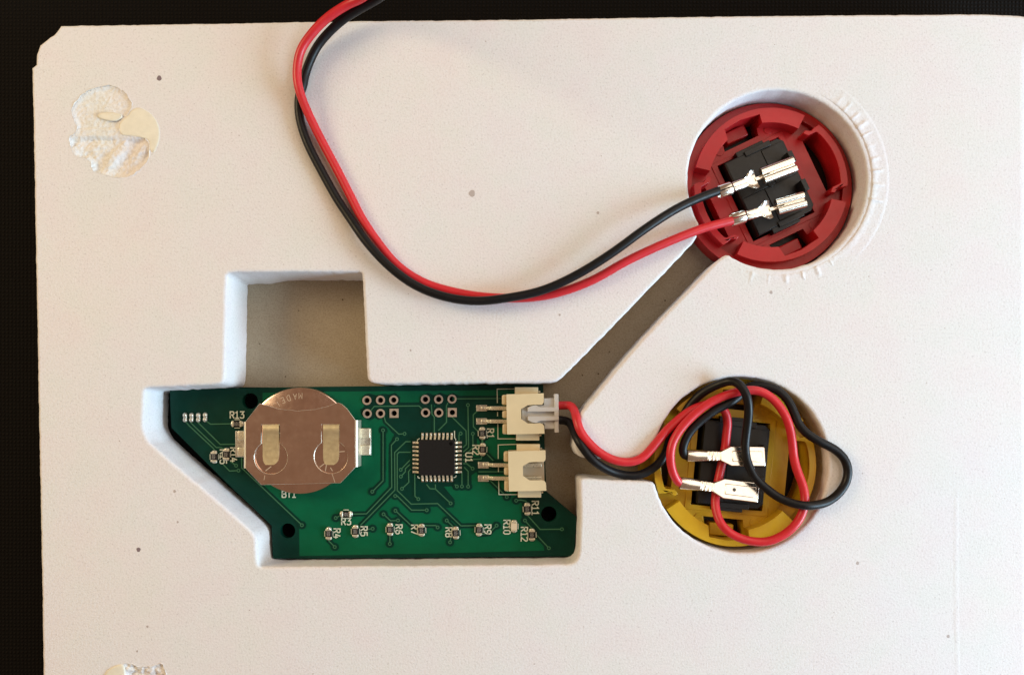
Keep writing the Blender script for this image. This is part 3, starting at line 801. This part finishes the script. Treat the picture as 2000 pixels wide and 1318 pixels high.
# four solder joints by the left edge
for x, y in ((275, 495), (360, 495), (447, 495), (535, 492)):
    q = P(*zq('A', x, y), ZB)
    g = G().dome((q.x, q.y+0.42, ZB+0.05), 0.47, 0.55, 0.50).dome((q.x+random.uniform(-.04, .04), q.y-0.45, ZB+0.05), 0.46, 0.52, 0.46).dome((q.x, q.y, ZB+0.04), 0.40, 0.5, 0.28)
    g.add('solder_joint', M['solder'], pcb, smooth=60)

# ---- battery clip
ZP = -2.90                                                     # top of the clip plate
def clip():
    def W_(pts): return pxy(pts, ZP)
    topc = [(507, 787.5), (520, 791), (545, 798.5), (581, 802), (615, 799), (640, 793), (660, 786)]
    right = [(668, 789), (678, 798), (694, 820)]
    plate = [(479.5, 823)] + topc + right + [(694.5, 912), (665, 943), (510, 946.5), (480, 915)]
    def key(xa, xb, yt, cx_, cy_, r_):
        out = [(xa, yt), (xb, yt)]
        a0 = math.degrees(math.atan2(-math.sqrt(max(1, r_*r_-(xb-cx_)**2)), xb-cx_)); a1 = math.degrees(math.atan2(-math.sqrt(max(1, r_*r_-(xa-cx_)**2)), xa-cx_)) + 360
        return out + arc(cx_, cy_, r_, a0, a1, 36)
    keys = [key(510.5, 546, 829, 529, 893, 32.5), key(628, 663, 828.5, 646.3, 891.7, 32.8)]
    g = G().prism(W_(plate), ZP-0.25, ZP, 0, [W_(k) for k in keys])
    o = g.add('battery_holder', [M['holder'], M['holder_edge']], pcb, P(586, 866, ZB), smooth=30, bev=0.11, seg=1)
    o.modifiers['edge'].material = 1
    # rolled side flanges and feet
    for sg, xe, ya, yb, fx0, fx1, fya, fyb in ((-1, 479.5, 823.5, 914, 459, 477, 841, 893), (1, 694.5, 820.5, 911.5, 701, 724.5, 836, 889.5)):
        pe = P(xe, ya, ZP); pb = P(xe, yb, ZP)
        r_ = 0.45
        prof = [(pe.x + sg*(-0.02), ZP), (pe.x + sg*0.16, ZP-0.03), (pe.x + sg*0.34, ZP-0.16), (pe.x + sg*0.44, ZP-0.4), (pe.x + sg*0.47, ZB+0.35), (pe.x + sg*0.24, ZB+0.35), (pe.x + sg*0.22, ZP-0.5), (pe.x + sg*0.10, ZP-0.25), (pe.x - sg*0.02, ZP-0.25)]
        G().sweep(prof, pb.y, pe.y).add('side_flange', M['holder_edge'], o, smooth=50)
        A, B_ = P(fx0, fyb, ZB+0.4), P(fx1, fya, ZB+0.4)
        ym = (A.y+B_.y)/2
        xi = A.x if sg > 0 else B_.x
        G().box(min(A.x, xi-0.5), max(B_.x, xi+0.5), A.y+0.05, B_.y-0.05, ZB+0.05, ZB+0.30).add('solder_foot', M['solder'], o, bev=0.08)
        for yy in (A.y, ym+0.62):
            G().box(A.x + (0.5 if sg < 0 else 0.35), B_.x - (0.05 if sg < 0 else 0.12), yy+0.12, yy+ (ym-A.y) - 0.62 , ZB+0.2, ZB+0.62).add('foot_tab', M['pin'], o, bev=0.17, seg=3)
    # sprung contact tabs
    for xa, xb in ((513, 544.5), (631, 662)):
        ys = [(829, -2.92), (832, -2.74), (836, -2.62), (841, -2.66), (846, -2.80), (852, -2.90), (862, -2.99), (875, -3.06), (890, -3.10), (899, -3.08), (904, -3.07), (907.5, -3.06)]
        vv, ff = [], []
        for k, (yy, zz) in enumerate(ys):
            ins = [0, 0, 0, 0, 0, 0, 0, 0, 0, 1.5, 5, 10][k]
            for dz in (0, -0.10):
                vv.append(P(xa + ins*0.55, yy, zz) + Vector((0, 0, dz))); vv.append(P(xb - ins, yy, zz) + Vector((0, 0, dz)))
        for k in range(len(ys)-1):
            i = 4*k
            ff += [[i, i+4, i+5, i+1], [i+2, i+3, i+7, i+6], [i, i+2, i+6, i+4], [i+1, i+5, i+7, i+3]]
        i = 4*(len(ys)-1)
        ff += [[i, i+2, i+3, i+1], [0, 1, 3, 2]]
        add('spring_tab', vv, ff, M['tab'], o, smooth=50)
    # scratches on the steel
    sc = G()
    for k, ln in enumerate(([('B', 320, 1215), ('B', 355, 1325)], [('D', 1300, 55), ('D', 1290, 110)])):
        sc.ribbon(pxy([zq(*q) for q in ln], ZP), 0.10, ZP+0.012+0.002*k)
    sc.add('scratches', M['engrave'], o, smooth=0)
    return o
holder = clip()
tag(sol.add('solder_fillets', M['solder'], pcb, smooth=60), kind='stuff')

# ------------------------------------------------------------------ coin cell (held in the clip: a thing of its own)
cc = P(585.5, 860.5, -3.2)
prof = [(9.0, -6.38), (9.75, -6.30), (10.0, -6.0), (10.0, -3.5), (9.93, -3.3), (9.72, -3.2)]
vv, ff = [], []
n = 96
for r_, z in prof:
    vv += [(cc.x + r_*math.cos(2*math.pi*i/n), cc.y + r_*math.sin(2*math.pi*i/n), z) for i in range(n)]
for k in range(len(prof)-1):
    ff += [[k*n+i, k*n+(i+1) % n, (k+1)*n+(i+1) % n, (k+1)*n+i] for i in range(n)]
ff += [[(len(prof)-1)*n+i for i in range(n)], list(reversed(range(n)))]
coin = add('coin_cell', vv, ff, M['coin'], None, (cc.x, cc.y, -6.38), smooth=40)
tag(coin, 'round steel coin cell clamped under the metal clip on the green circuit board', 'battery')
eg = G()
for ch, (x, y) in zip('MADEI', ((1760, 218), (1690, 228), (1605, 245), (1530, 275), (1465, 325))):
    q = P(*zq('A', x, y), -3.2)
    up = (Vector((cc.x, cc.y)) - Vector((q.x, q.y))).normalized()
    rt = Vector((up.y, -up.x))
    for k, st in enumerate(FONT[ch]):
        eg.ribbon([Vector((q.x, q.y)) + rt*((a-0.31)*0.92) + up*((b-0.5)*1.05) for a, b in st], 0.10, -3.19 + 0.001*k)
q = P(*zq('A', 1412, 318), -3.2); eg.disc((q.x, q.y), 0.09, -3.19, 8)
eg.add('engraved_text', M['engrave'], coin, smooth=0)
es = G()
for k, ln in enumerate(([('B', 165, 1130), ('B', 225, 1085)], [('B', 235, 1180), ('B', 248, 1095)], [('B', 300, 1140), ('B', 325, 1180)], [('B', 415, 935), ('B', 480, 930)], [('A', 1310, 1180), ('A', 1380, 1125)])):
    es.ribbon(pxy([zq(*q) for q in ln], -3.2), 0.16, -3.188 + 0.001*k)
es.add('scratches', M['engrave'], coin, smooth=0)

# ------------------------------------------------------------------ cream board connectors
ZT = -1.3
def connector(dx, dy, label):
    def W_(pts, z): return pxy([(x+dx, y+dy) for x, y in zp('C', *pts)], z)
    org = P(*[c + d for c, d in zip(zq('C', 1150, 450), (dx, dy))], ZB)
    notch = [(1398, 296), (1386, 322), (1366, 331), (1270, 331), (1190, 337), (1106, 386), (1108, 514), (1190, 570), (1280, 572), (1345, 566), (1384, 578), (1402, 606)]
    top = [(915, 197), (1397, 183)] + notch + [(1408, 703), (925, 712)]
    o = G().prism(W_(top, ZT), ZT-0.9, ZT).add('connector', M['cream'], pcb, org, smooth=30, bev=0.09)
    o['label'] = label
    # walls under the top plate; the mouth is open towards the wires
    w = G()
    w.prism(W_([(915, 197), (1392, 185), (1393, 262), (916, 274)], ZT), ZB+0.15, ZT-0.88)
    w.prism(W_([(922, 640), (1404, 632), (1406, 702), (925, 711)], ZT), ZB+0.15, ZT-0.88)
    w.prism(W_([(916, 272), (985, 270), (990, 642), (922, 642)], ZT), ZB+0.15, ZT-0.88)
    w.prism(W_([(980, 262), (1388, 252), (1396, 640), (985, 645)], ZT), ZB+0.15, ZB+0.9)
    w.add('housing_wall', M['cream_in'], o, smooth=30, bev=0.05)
    for y0, y1, xo in ((200, 335, 0), (405, 505, 5), (575, 712, 8)):
        p = W_([(858+xo, y0+6), (920+xo, y0), (920+xo, y1), (858+xo, y1-4)], ZT-0.9)
        G().prism(p, ZB+0.6, ZT-0.75).add('rear_block', M['cream'], o, bev=0.28, seg=3)
    for x0, x1, y0, y1 in ((1025, 1325, 105, 192), (1040, 1340, 706, 790)):
        G().prism(W_([(x0, y0), (x1, y0), (x1, y1), (x0, y1)], ZT-1.8), ZB+0.1, ZT-1.75).add('side_block', M['cream'], o, bev=0.07)
        G().prism(W_([(x1+2, y0+45 if y0 < 300 else y0+6), (x1+26, y0+45 if y0 < 300 else y0+6), (x1+26, y0+72 if y0 < 300 else y0+30), (x1+2, y0+72 if y0 < 300 else y0+30)], ZB+0.5), ZB+0.05, ZB+0.7).add('anchor_tab', M['pin'], o, bev=0.05)
    for yc in (375, 545):
        a = W_([(528, yc-42), (668, yc-42), (668, yc+40), (528, yc+40)], ZB)
        G().prism(a, ZB-0.02, ZB+0.26).add('solder_pad', M['solder'], o, bev=0.07)
        pn = W_([(668, yc), (1350, yc)], ZB+1.5)
        x0, x1, yy = pn[0][0], pn[1][0], pn[0][1]
        xa = W_([(860, yc)], ZB+1.5)[0][0]
        prof = [(x0-1.2, ZB+0.26), (x0-1.2, ZB+0.44), (x0-0.1, ZB+0.5), (x0+0.4, ZB+1.1), (x0+0.65, ZB+1.6), (x1-0.1, ZB+1.6), (x1, ZB+1.35), (x1-0.1, ZB+1.1), (x0+0.9, ZB+1.1), (x0+0.6, ZB+0.9), (x0+0.15, ZB+0.26)]
        G().sweep(prof, yy-0.36, yy+0.36).add('pin', M['pin'], o, smooth=30, bev=0.1)
        G().dome((x0-0.75, yy, ZB+0.24), 0.55, 0.34, 0.3, 12, 3).dome((x0+0.1, yy, ZB+0.3), 0.42, 0.36, 0.42, 12, 3).add('solder_fillet', M['solder'], o, smooth=60)
    return o
connector(0, 0, 'upper cream connector with the plug pushed in')
connector(3.5, 111.2, 'lower cream connector, empty')

# ------------------------------------------------------------------ plug
def plug():
    def W_(pts, z): return pxy(zp('C', *pts), z)
    org = P(*zq('C', 1480, 450), ZB)
    o = G().prism(W_([(1110, 335), (1400, 335), (1400, 247), (1560, 243), (1562, 642), (1410, 642), (1400, 575), (1112, 572)], -2.3), -5.3, -2.35).add('plug', M['plug'], None, org, smooth=30, bev=0.09)
    G().prism(W_([(1530, 191), (1586, 193), (1592, 690), (1538, 690)], -1.9), -5.5, -1.9).add('end_flange', M['plug'], o, bev=0.1)
    for q in ([(1186, 368), (1235, 345), (1300, 336), (1345, 362), (1590, 366), (1590, 418), (1188, 418)], [(1188, 480), (1592, 480), (1592, 530), (1345, 540), (1300, 566), (1240, 556), (1190, 530)]):
        G().prism(W_(q, -1.35), -2.5, -1.35).add('latch_rail', M['plug'], o, bev=0.1)
    G().prism(W_([(1534, 418), (1590, 418), (1590, 480), (1534, 480)], -1.35), -2.5, -1.37).add('latch_bridge', M['plug'], o, bev=0.06)
    return tag(o, 'translucent white plug pushed into the upper cream connector', 'plug')
plug()

# ------------------------------------------------------------------ push buttons seen from behind
def button(c, rot, m, label, k=1.0, dz=0.0, rim=-2.45, fz=-4.8, fl=-5.7, name='push_button'):
    """local u = along the terminals, v = across; z absolute"""
    cr, sr = math.cos(rot), math.sin(rot)
    org = Vector((c.x, c.y, -10.0))
    def fin(g, nm, mm, parent, **kw):
        for v in g.v: v.x *= k; v.y *= k
        g.at((c.x, c.y, dz), rot); return g.add(nm, mm, parent, **kw)
    root = empty(name, org)
    tag(root, label, 'push button', 'push buttons set in the foam holes')
    dsl = lambda s: [(s*x, y) for x, y in ([(10.35, -5.3)] + arc(0, 0, 13.25, -23, 23, 14) + [(10.35, 5.3)])]
    nt = lambda s: [(-4.0, s*9.9), (3.2, s*9.9), (3.8, s*12.9), (0, s*13.5), (-3.4, s*13.2)]
    sw = [(-6.5, -8.0), (6.5, -8.0), (6.5, 8.0), (-6.5, 8.0)]
    circ_ = arc(0, 0, 14.5, 0, 360, 96)[:-1]
    fin(G().prism(circ_, -9.4, fl, 0, [dsl(1), dsl(-1), nt(1), nt(-1), sw]), 'body', m, root, smooth=30)
    fin(G().prism(arc(0, 0, 16.2, 0, 360, 96)[:-1], -9.9-dz, fz, 0, [arc(0, 0, 14.45, 0, 360, 96)[:-1]]), 'flange', m, root, smooth=30, bev=0.2)
    fin(G().prism(arc(0, 0, 14.6, 0, 360, 64)[:-1], -9.98-dz, -9.3), 'dark_slot_floor', M['switch'], root, smooth=30)  # closing disc coloured black so the slots look deep in shade
    # low square frame round the switch
    fin(G().prism([(-7.6, -8.9), (7.55, -8.9), (7.55, 8.75), (-7.6, 8.75)], fl-0.1, fl+0.16, 0, [sw]), 'switch_frame', m, root, smooth=30, bev=0.06)
    for s in (1, -1):
        out = arc(0, 0, 14.5, 38.5, 141.5, 44)
        inn = arc(0, 0, 11.75, 141.5, 109, 12) + [(-3.7, 11.2), (-3.4, 13.2), (0, 13.5), (3.8, 12.9), (3.5, 11.25)] + arc(0, 0, 11.75, 71, 38.5, 12)
        seg_ = [(x, s*y) for x, y in out + inn]
        fin(G().prism(seg_, fl-0.2, rim), 'rim_segment', m, root, smooth=30, bev=0.10)
        out = arc(0, 0, 14.5, -26, 26, 30)
        seg_ = [(s*x, y) for x, y in out + [(11.9, 6.2), (11.2, 5.9), (10.2, 6.5), (9.6, 6.1), (10.3, 5.35), (11.9, 5.35)] + arc(0, 0, 13.2, 22.5, -22.5, 14) + [(11.9, -5.35), (10.3, -5.35), (9.6, -6.1), (10.2, -6.5), (11.2, -5.9), (11.9, -6.2)]]
        fin(G().prism(seg_, fl-0.2, rim), 'rim_segment', m, root, smooth=30, bev=0.10)
        # snap ledge inside each notch
        fin(G().box(-2.6, 1.9, min(s*11.0, s*13.3), max(s*11.0, s*13.3), -9.4, fl-0.8), 'snap_ledge', m, root, bev=0.25, seg=3)
        fin(G().cyl((-4.9, s*10.3), 0.8, fl-0.1, fl+0.12).cyl((5.3, s*10.1), 0.8, fl-0.1, fl+0.12), 'ejector_mark', m, root, smooth=30, bev=0.05)
    # the black micro switch clipped into the middle
    sx0, sx1, sy0, sy1 = -5.75, 6.25, -7.6, 7.6
    sg = fin(G().prism([(sx0, sy0), (sx1-0.9, sy0), (sx1, sy0+0.9), (sx1, sy1-0.9), (sx1-0.9, sy1), (sx0, sy1)], -9.4, -3.75), 'switch', M['switch'], root, smooth=30, bev=0.12)
    for x0, x1, y0, y1 in ((sx0+0.15, -1.1, sy0+0.2, -0.1), (-0.95, sx1-0.5, sy0+0.9, -0.1), (sx0+0.15, 1.4, 0.05, sy1-0.2), (1.55, sx1-0.5, 0.05, sy1-0.9)):
        fin(G().box(x0, x1, y0, y1, -3.8, -3.52), 'switch_plate', M['switch'], sg, bev=0.05)
    for s in (1, -1):
        fin(G().box(-3.0, 2.6, min(s*7.4, s*8.5), max(s*7.4, s*8.5), -6, -3.65).box(-1.6, 3.6, min(s*6.9, s*7.9), max(s*6.9, s*7.9), -6, -3.2), 'switch_clip', M['switch'], sg, bev=0.08)
    fin(G().cyl((0.4, 0.2), 0.5, -3.7, -3.3, 16), 'switch_post', M['switch'], sg, bev=0.05)
    for s in (-2.9, 2.9):
        fin(G().box(4.6, 5.5, s-1.1, s+1.1, -3.8, -1.5-dz), 'blade_holder', M['switch'], sg, bev=0.06)
    return root
rc = P(1506, 361, -3.3)
button(rc, R(25.5), M['red'], 'red push button seen from behind in the upper right hole, wires on its switch', 1.0, -0.85)
yc_ = P(1436, 908, -1.6)
button(yc_, R(-5.5), M['yellow'], 'yellow push button seen from behind, half covered by looping wires', 1.045, 0.0, -1.7, -6.4, -4.9)

# ------------------------------------------------------------------ spade terminals
def rolled_terminal(p0, p1, parent):
    """open side up: two rolled edges with a slit between them"""
    d = p1 - p0; Lt = Vector((d.x, d.y)).length; rz = math.atan2(d.y, d.x)
    tilt = (p1.z - p0.z)/Lt
    def fin(g, nm, par, **kw):
        for v in g.v: v.z += v.x*tilt
        g.at(p0, rz); return g.add(nm, M['term'], par, **kw)
    g = G()
    for s in (-1, 1):
        prof = [Vector((8.4, s*0.80, 0.05)), Vector((8.8, s*0.80, 0.05)), Vector((Lt, s*0.80, 0.05))]
        g.tube([Vector((8.75, s*0.78, 0.05)), Vector((Lt, s*0.78, 0.05))], 0.74, 20)
    g.box(8.75, Lt+0.05, -1.3, 1.3, -0.72, -0.5)
    g.box(10.2, Lt, -0.16, 0.16, -0.5, 0.18)
    t = fin(g, 'spade_terminal', parent, org=p0, smooth=50)
    # neck, dished and flaring
    vv, ff = [], []
    st = [(5.0, 0.72, 0.5), (5.6, 0.85, 0.36), (6.3, 1.40, 0.18), (6.9, 1.72, 0.12), (7.3, 1.74, 0.08), (7.7, 1.58, 0.02)]
    m_ = 12
    for x, w, h in st:
        for k in range(m_+1):
            a = -1 + 2*k/m_
            vv.append(Vector((x, a*w, -0.62 + (abs(a)**2.6)*(h+0.5))))
    nv = len(vv)
    vv += [v + Vector((0, 0, -0.16)) for v in vv]
    for i in range(len(st)-1):
        for k in range(m_):
            q = i*(m_+1)+k
            ff.append([q, q+m_+1, q+m_+2, q+1]); ff.append([nv+q, nv+q+1, nv+q+m_+2, nv+q+m_+1])
    fin(G().put(vv, ff), 'neck', t, smooth=60)
    fin(G().box(7.5, 9.6, -0.33, 0.33, -0.62, -0.42), 'latch_tongue', t, bev=0.05)
    # conductor crimp and insulation crimp, wrapped from both sides
    g = G()
    for s in (-1, 1):
        g.tube([Vector((2.9, s*0.36, 0.02)), Vector((4.6, s*0.36, 0.0)), Vector((5.5, s*0.40, -0.12))], [0.58, 0.60, 0.45], 14)
    g.box(2.5, 5.6, -0.5, 0.5, -0.62, -0.3)
    fin(g, 'wire_crimp', t, smooth=50)
    vv, ff = [], []
    n_ = 20
    for x in (-0.05, 0.15, 2.3, 2.5):
        for k in range(n_+1):
            a = R(96 + 348*k/n_)
            rr = 1.28 if 0 < x < 2.4 else 1.2
            vv.append(Vector((x, rr*math.cos(a), rr*math.sin(a)*0.98)))
    nv = len(vv)
    vv += [Vector((v.x, v.y*0.86, v.z*0.86)) for v in vv]
    for i in range(3):
        for k in range(n_):
            q = i*(n_+1)+k
            ff.append([q, q+1, q+n_+2, q+n_+1]); ff.append([nv+q, nv+q+n_+1, nv+q+n_+2, nv+q+1])
    for k in range(n_):
        ff.append([k, nv+k, nv+k+1, k+1]); q = 3*(n_+1)+k; ff.append([q, q+1, nv+q+1, nv+q])
    fin(G().put(vv, ff), 'insulation_crimp', t, smooth=50)
    return t
def flat_terminal(p0, p1, parent):
    """flat back up: dimple and stamped outline on the box"""
    d = p1 - p0; Lt = Vector((d.x, d.y)).length; rz = math.atan2(d.y, d.x)
    tilt = (p1.z - p0.z)/Lt
    def fin(g, nm, par, mm=None, **kw):
        for v in g.v: v.z += v.x*tilt - v.y*0.19 * (1 if v.x > 5 else 0.3)
        g.at(p0, rz); return g.add(nm, mm or M['term'], par, **kw)
    w = 1.78
    g = G().prism([(8.0, -w), (Lt-0.2, -w), (Lt, -w+0.2), (Lt, w-0.2), (Lt-0.2, w), (8.0, w), (6.0, 0.82), (6.0, -0.82)], -0.75, 0.42)
    t = fin(g, 'spade_terminal', parent, org=p0, smooth=30, bev=0.22, seg=3)
    fin(G().prism([(8.2, -0.98), (Lt-0.55, -0.98), (Lt-0.55, 0.98), (8.2, 0.98)], 0.3, 0.57), 'stamped_panel', t, bev=0.12)
    fin(G().cyl((9.9, 0.05), 0.34, 0.40, 0.578, 16), 'dimple', t, M['engrave_dark'], smooth=30)
    g = G().prism([(3.4, -0.86), (6.2, -0.82), (6.2, 0.82), (3.4, 0.86)], -0.6, 0.22)
    for x in (3.7, 4.4, 5.1):
        g.box(x, x+0.42, -0.9, 0.9, -0.5, 0.36)
    fin(g, 'wire_crimp', t, smooth=30, bev=0.12)
    g = G()
    vv, ff = [], []
    n_ = 18
    xs = [(-0.1, 1.0), (0.1, 1.06), (1.6, 1.03), (3.0, 0.95), (3.6, 0.9)]
    for x, rr in xs:
        for k in range(n_):
            a = 2*math.pi*k/n_
            vv.append(Vector((x, 1.12*rr*math.cos(a), 0.88*rr*math.sin(a) - 0.3)))
    for i in range(len(xs)-1):
        for k in range(n_):
            q = i*n_; ff.append([q+k, q+(k+1) % n_, q+n_+(k+1) % n_, q+n_+k])
    ff += [[len(vv)-n_+k for k in range(n_)]]
    fin(G().put(vv, ff), 'insulation_crimp', t, smooth=50)
    return t

# ------------------------------------------------------------------ wires
def wire(pts, m, label, colour, r_=0.80):
    p3 = relax(spline([P(x, y, z) for x, y, z in pts], 7), 3)
    o = G().tube(p3, r_, 16).add('wire', m, None, p3[-1], smooth=60)
    return tag(o, label, 'wire', 'red and black hook-up wires')
up_red = wire([(560, -470, 58), (655, -218, 35), (694, -98, 20), (716, -36, 11), (714, -10, 7.2), (704, -2, 6.2), (678, 10, 5.2), (640, 35, 4.7), (610, 65, 4.2), (587, 100, 3.6), (580, 142, 3.0), (584, 174, 2.7), (598, 213, 2.0), (625, 269, 1.2), (658, 331, .9), (687, 388, .82), (707, 427, .82), (743, 480, .82), (778, 520, .82), (830, 553, .82),
               (900, 573, .82), (960, 581, .82), (1040, 581, .82), (1100, 569, 1), (1160, 546, 1.3), (1220, 512, 1.6), (1290, 479, 1.6), (1370, 447, 1.2), (1428, 431.5, .5), (1440, 428, 0.3)], M['wire_red'], 'red wire curving from the top edge over the foam to the red button', 'red')
up_black = wire([(640, -480, 60), (696, -232, 36), (732, -112, 21), (758, -46, 12), (756, -16, 7.6), (740, -3, 5.6), (708, 15, 4.2), (678, 33, 3.2), (649, 57, 2.4), (619, 92, 1.6), (598, 139, 1.0), (592, 166, .9), (584, 192, .85), (586, 234, .82), (601, 281, .82), (628, 334, .82), (658, 388, .95), (682, 424, 1.3), (716, 473, 2.1), (762, 522, 2.45), (812, 558, 2.5), (870, 580, 2.5),
                 (930, 588, 2.5), (990, 582, 2.6), (1060, 567, 2.7), (1130, 535, 3.1), (1200, 491, 3.6), (1260, 447, 3.6), (1330, 403, 2.4), (1400, 374, .7), (1414, 370, .4)], M['wire_black'], 'black wire curving from the top edge over the foam to the red button', 'black')
lo_red = wire([(1088, 792, -4.0), (1100, 791.5, -4.0), (1113, 792, -3.4), (1121.5, 801, -1.6), (1126, 818, 0.2), (1132, 838, .9), (1144, 857, .95), (1168, 881, .95), (1199, 898, .95), (1229, 902, .8), (1254, 894, .6), (1280, 867, .5), (1299.5, 843, .3), (1321, 822.6, 0), (1345, 804, -.3), (1366, 793.7, -.7), (1389, 789, -1.0),
               (1406, 793, -1.3), (1417.5, 807, -1.6), (1421, 826, -1.8), (1419, 847, -2.0), (1416, 876, -2.2), (1409, 909, -2.3), (1403.5, 934, -2.3), (1398.6, 961, -2.2), (1397, 985, -1.5), (1401, 1006, -.8), (1411, 1026, 0), (1430, 1043, .4), (1461, 1055, .7), (1498, 1057, 1), (1532, 1043, 1.2), (1557.5, 1019, 1.2), (1570, 992, 1.0),
               (1572, 970, .8), (1568, 948, .6), (1556, 915.5, .4), (1550, 890, .3), (1548, 870, .4), (1544, 841, .7), (1535.5, 815, 1), (1516.5, 786, 1.2), (1495, 768.7, 1.3), (1477, 762.5, 1.3), (1460, 762, 1.3), (1442, 764.5, 1.3), (1412, 774, 1.3), (1381, 789.5, 1.25), (1354, 811, 1.2), (1329, 838, 1.2), (1314, 864, 1.2), (1309.5, 888, 1.2),
               (1311.5, 911, 1.0), (1317.5, 929, .6), (1326, 941.5, .1), (1334, 944, -.2)], M['wire_red'], 'red wire from the plug looping round over the yellow button', 'red')
lo_black = wire([(1088, 820, -4.0), (1100, 820.5, -4.0), (1112, 825, -3.4), (1120, 839, -1.6), (1126, 853, 0.1), (1135, 869, .95), (1156, 896, .95), (1179, 913, .2), (1209, 925, -1), (1240, 928.5, -1.2), (1264, 921, -1.3), (1286, 905, -1.2), (1300, 885, -1.2), (1310, 859, -1.3), (1322, 834, -1.6), (1333, 814, -1.8), (1345, 795, -1.6), (1363, 774.5, -.8),
                 (1381, 761.5, 0), (1404, 750.5, 1.0), (1424, 744.5, 2.2), (1436, 746, 2.7), (1448, 755, 3.2), (1458, 772.5, 3.4), (1462, 795, 3), (1461, 821, 2.2), (1457.5, 848, 1.6), (1455.5, 872, 1.3), (1459, 899, 1.2), (1471, 926, 1.2), (1481, 939, 1.2), (1498, 954.6, 1.3), (1522, 971.6, 1.7), (1549, 982.6, 2.3), (1574.5, 987, 2.6), (1598, 985, 2.0),
                 (1617, 979, 1.4), (1637, 964, 1.1), (1652, 942, .95), (1656, 918, .95), (1649, 896, .95), (1630.5, 877.5, 1.1), (1601, 862, 1.4), (1577, 847, 1.2), (1561, 829.5, .8), (1551, 806, .5), (1538.8, 782, .3), (1518, 762, 0), (1491.5, 754, -.4), (1470, 753.5, -.7), (1455, 760, -.7), (1443, 774, -.2), (1424, 787, .4), (1397, 801, .6), (1381, 812, .6),
                 (1363, 827, .5), (1346.5, 845, .4), (1337, 863.5, .2), (1333.8, 879, 0), (1338, 889, -.2), (1350, 890, -.3)], M['wire_black'], 'black wire from the plug looping across and beyond the yellow button', 'black')
rolled_terminal(P(1403.5, 376.5, 0.2), P(1551.5, 321, -0.5), up_black)
rolled_terminal(P(1429, 429.5, 0.1), P(1571, 389.5, -0.5), up_red)
flat_terminal(P(1343.5, 889.5, 0.15), P(1493.5, 891, -0.75), lo_black)
flat_terminal(P(1330, 943, 0.15), P(1481, 962, -0.75), lo_red)
